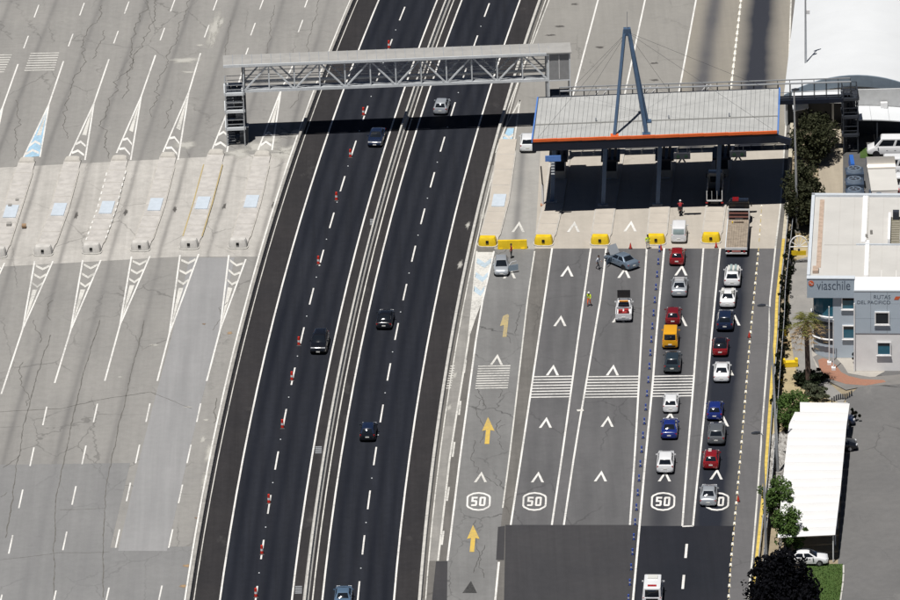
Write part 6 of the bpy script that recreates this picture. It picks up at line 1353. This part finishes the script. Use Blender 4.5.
    for p in bm_.polygons:
        c = p.center; nearest = min(names, key=lambda n: (Vector(J[n])-c).length/ (rad[n]*.4+.1))
        if c.z > nz+.02 and abs(c.x) < .16: mi = 0
        elif nearest in ('wl', 'wr') and (c-Vector(J[nearest])).length < .2 and min((c-Vector(J['el'])).length, (c-Vector(J['er'])).length) > .17: mi = 0
        elif nearest in ('tl', 'tr', 'al', 'ar') and c.z < J[nearest][2]+.08: mi = 3
        elif nearest in ('pel', 'hl', 'hr', 'kl', 'kr', 'al', 'ar', 'tl', 'tr') and not (nearest == 'pel' and c.z > pz+.04): mi = 2
        else: mi = 4 if stripe and abs(c.z-(pz+.18)) < .05 and abs(c.x) < .2 else 1
        p.material_index = mi
    r = empty(name, loc, rz, label, 'person', group)
    body = link(bpy.data.objects.new('body', bm_), r)
    hc = (Vector(J['hd0'])+Vector(J['hd1']))/2; fw_ = Vector((0, 1, 0))
    face = MB(); face.tube([hc+Vector((0, .085, .02)), hc+Vector((0, .118, -.02))], [.012, .02], 6); face.build('nose', SKIN, body, world=False)
    for s in (-1, 1):
        MB().box(s*.035-.013, s*.035+.013, hc.y+.082, hc.y+.098, hc.z+.02, hc.z+.034).build('eye', TRIM, body, world=False); MB().box(s*.098-.012, s*.098+.012, hc.y-.02, hc.y+.03, hc.z-.02, hc.z+.045).build('ear', SKIN, body, world=False)
    MB().box(-.028, .028, hc.y+.08, hc.y+.097, hc.z-.06, hc.z-.048).build('mouth', CLR, body, world=False)
    cap = MB(); rr = .118 if hat else .11
    cap.loft([[(hc.x+rr*q*math.cos(2*math.pi*k/14), hc.y-.012+rr*1.08*q*math.sin(2*math.pi*k/14), hc.z+z) for k in range(14)] for q, z in ((1.0, .035), (.97, .09), (.72, .145), (.3, .17))]); cap.build('helmet' if hat else 'hair', hat or HAIRM, r, world=False, smooth=True)
    if hat: MB().prism([(.135*math.cos(2*math.pi*k/14), hc.y-.0+.15*math.sin(2*math.pi*k/14)+.01) for k in range(14)], hc.z+.035, hc.z+.05).build('helmet_brim', hat, r, world=False)
    return r
person(P(589.2, 306, .01), R_(160), 'worker in yellow vest, orange trousers and white helmet walking between two lanes', HIVIS, HVO, 'walk', WP, stripe=WP)
person(P(647.8, 249, .01), R_(200), 'worker in yellow vest and white trousers standing at the yellow nose', HIVIS, CLP, 'stand', None, stripe=WP)
person(P(598, 269.5, .01), R_(250), 'person in pale shirt and dark trousers walking beside the grey sedan', CLW, CLD, 'walk')
person(P(511.5, 258, .01), R_(100), 'person in dark red top standing behind the silver car door', CLR, CLD, 'stand')
# motorcycle and rider
mb = P(680.3, 213.5, .012); hm_ = lane_dir(L4R, 210); rzm = math.atan2(-hm_.x, hm_.y)
mo = empty('motorcycle', mb, rzm, 'black motorcycle with top box ahead of the white van', 'motorcycle', 'vehicles on the road')
for y in (-.65, .68):
    ring = []
    w_ = MB(); 
    w_.loft([[((.05+.03*0)*0+.055*math.cos(2*math.pi*j/8), y+(.26+.055*math.sin(2*math.pi*j/8))*math.cos(2*math.pi*k/18), .31+(.26+.055*math.sin(2*math.pi*j/8))*math.sin(2*math.pi*k/18)) for j in range(8)] for k in range(19)], cap=False)
    wo = w_.build('wheel', TYRE, mo, world=False, smooth=True); MB().tube([(-.03, y, .31), (.03, y, .31)], .09, 10).build('hub', RIM, wo, world=False)
    for k in range(5): MB().bar((0, y, .31), (0, y+.22*math.cos(k*1.256), .31+.22*math.sin(k*1.256)), .02).build('spoke', RIM, wo, world=False)
MB().loft([[(-.1, y, z0_), (.1, y, z0_), (.12, y, z1_), (-.12, y, z1_)] for y, z0_, z1_ in ((-.75, .7, .78), (-.2, .45, .8), (.1, .4, .98), (.35, .5, .92))]).build('tank_and_frame', PN['black'], mo, world=False, smooth=True)
MB().box(-.13, .13, -.7, -.05, .78, .86).build('seat', TRIM, mo, world=False); MB().box(-.22, .22, -1.02, -.66, .86, 1.16).build('top_box', TRIM, mo, world=False); MB().tube([(-.36, .42, 1.02), (-.1, .5, 1.06), (.1, .5, 1.06), (.36, .42, 1.02)], .018, 6).build('handlebar', RIM, mo, world=False)
for s in (-1, 1): MB().tube([(s*.07, .68, .31), (s*.07, .48, 1.0)], .025, 6).build('fork', RIM, mo, world=False)
MB().tube([(0, .58, .88), (0, .68, .86)], [.1, .08], 10).build('headlight', HEAD, mo, world=False); MB().box(-.08, .08, -.8, -.76, .7, .78).build('tail_light', TAIL, mo, world=False); MB().tube([(.14, .2, .3), (.16, -.7, .38)], [.04, .055], 8).build('exhaust', RIM, mo, world=False)
person(mb, rzm, 'motorcyclist in dark red jacket and pale helmet riding the black motorcycle', CLR, CLD, 'ride', WP)
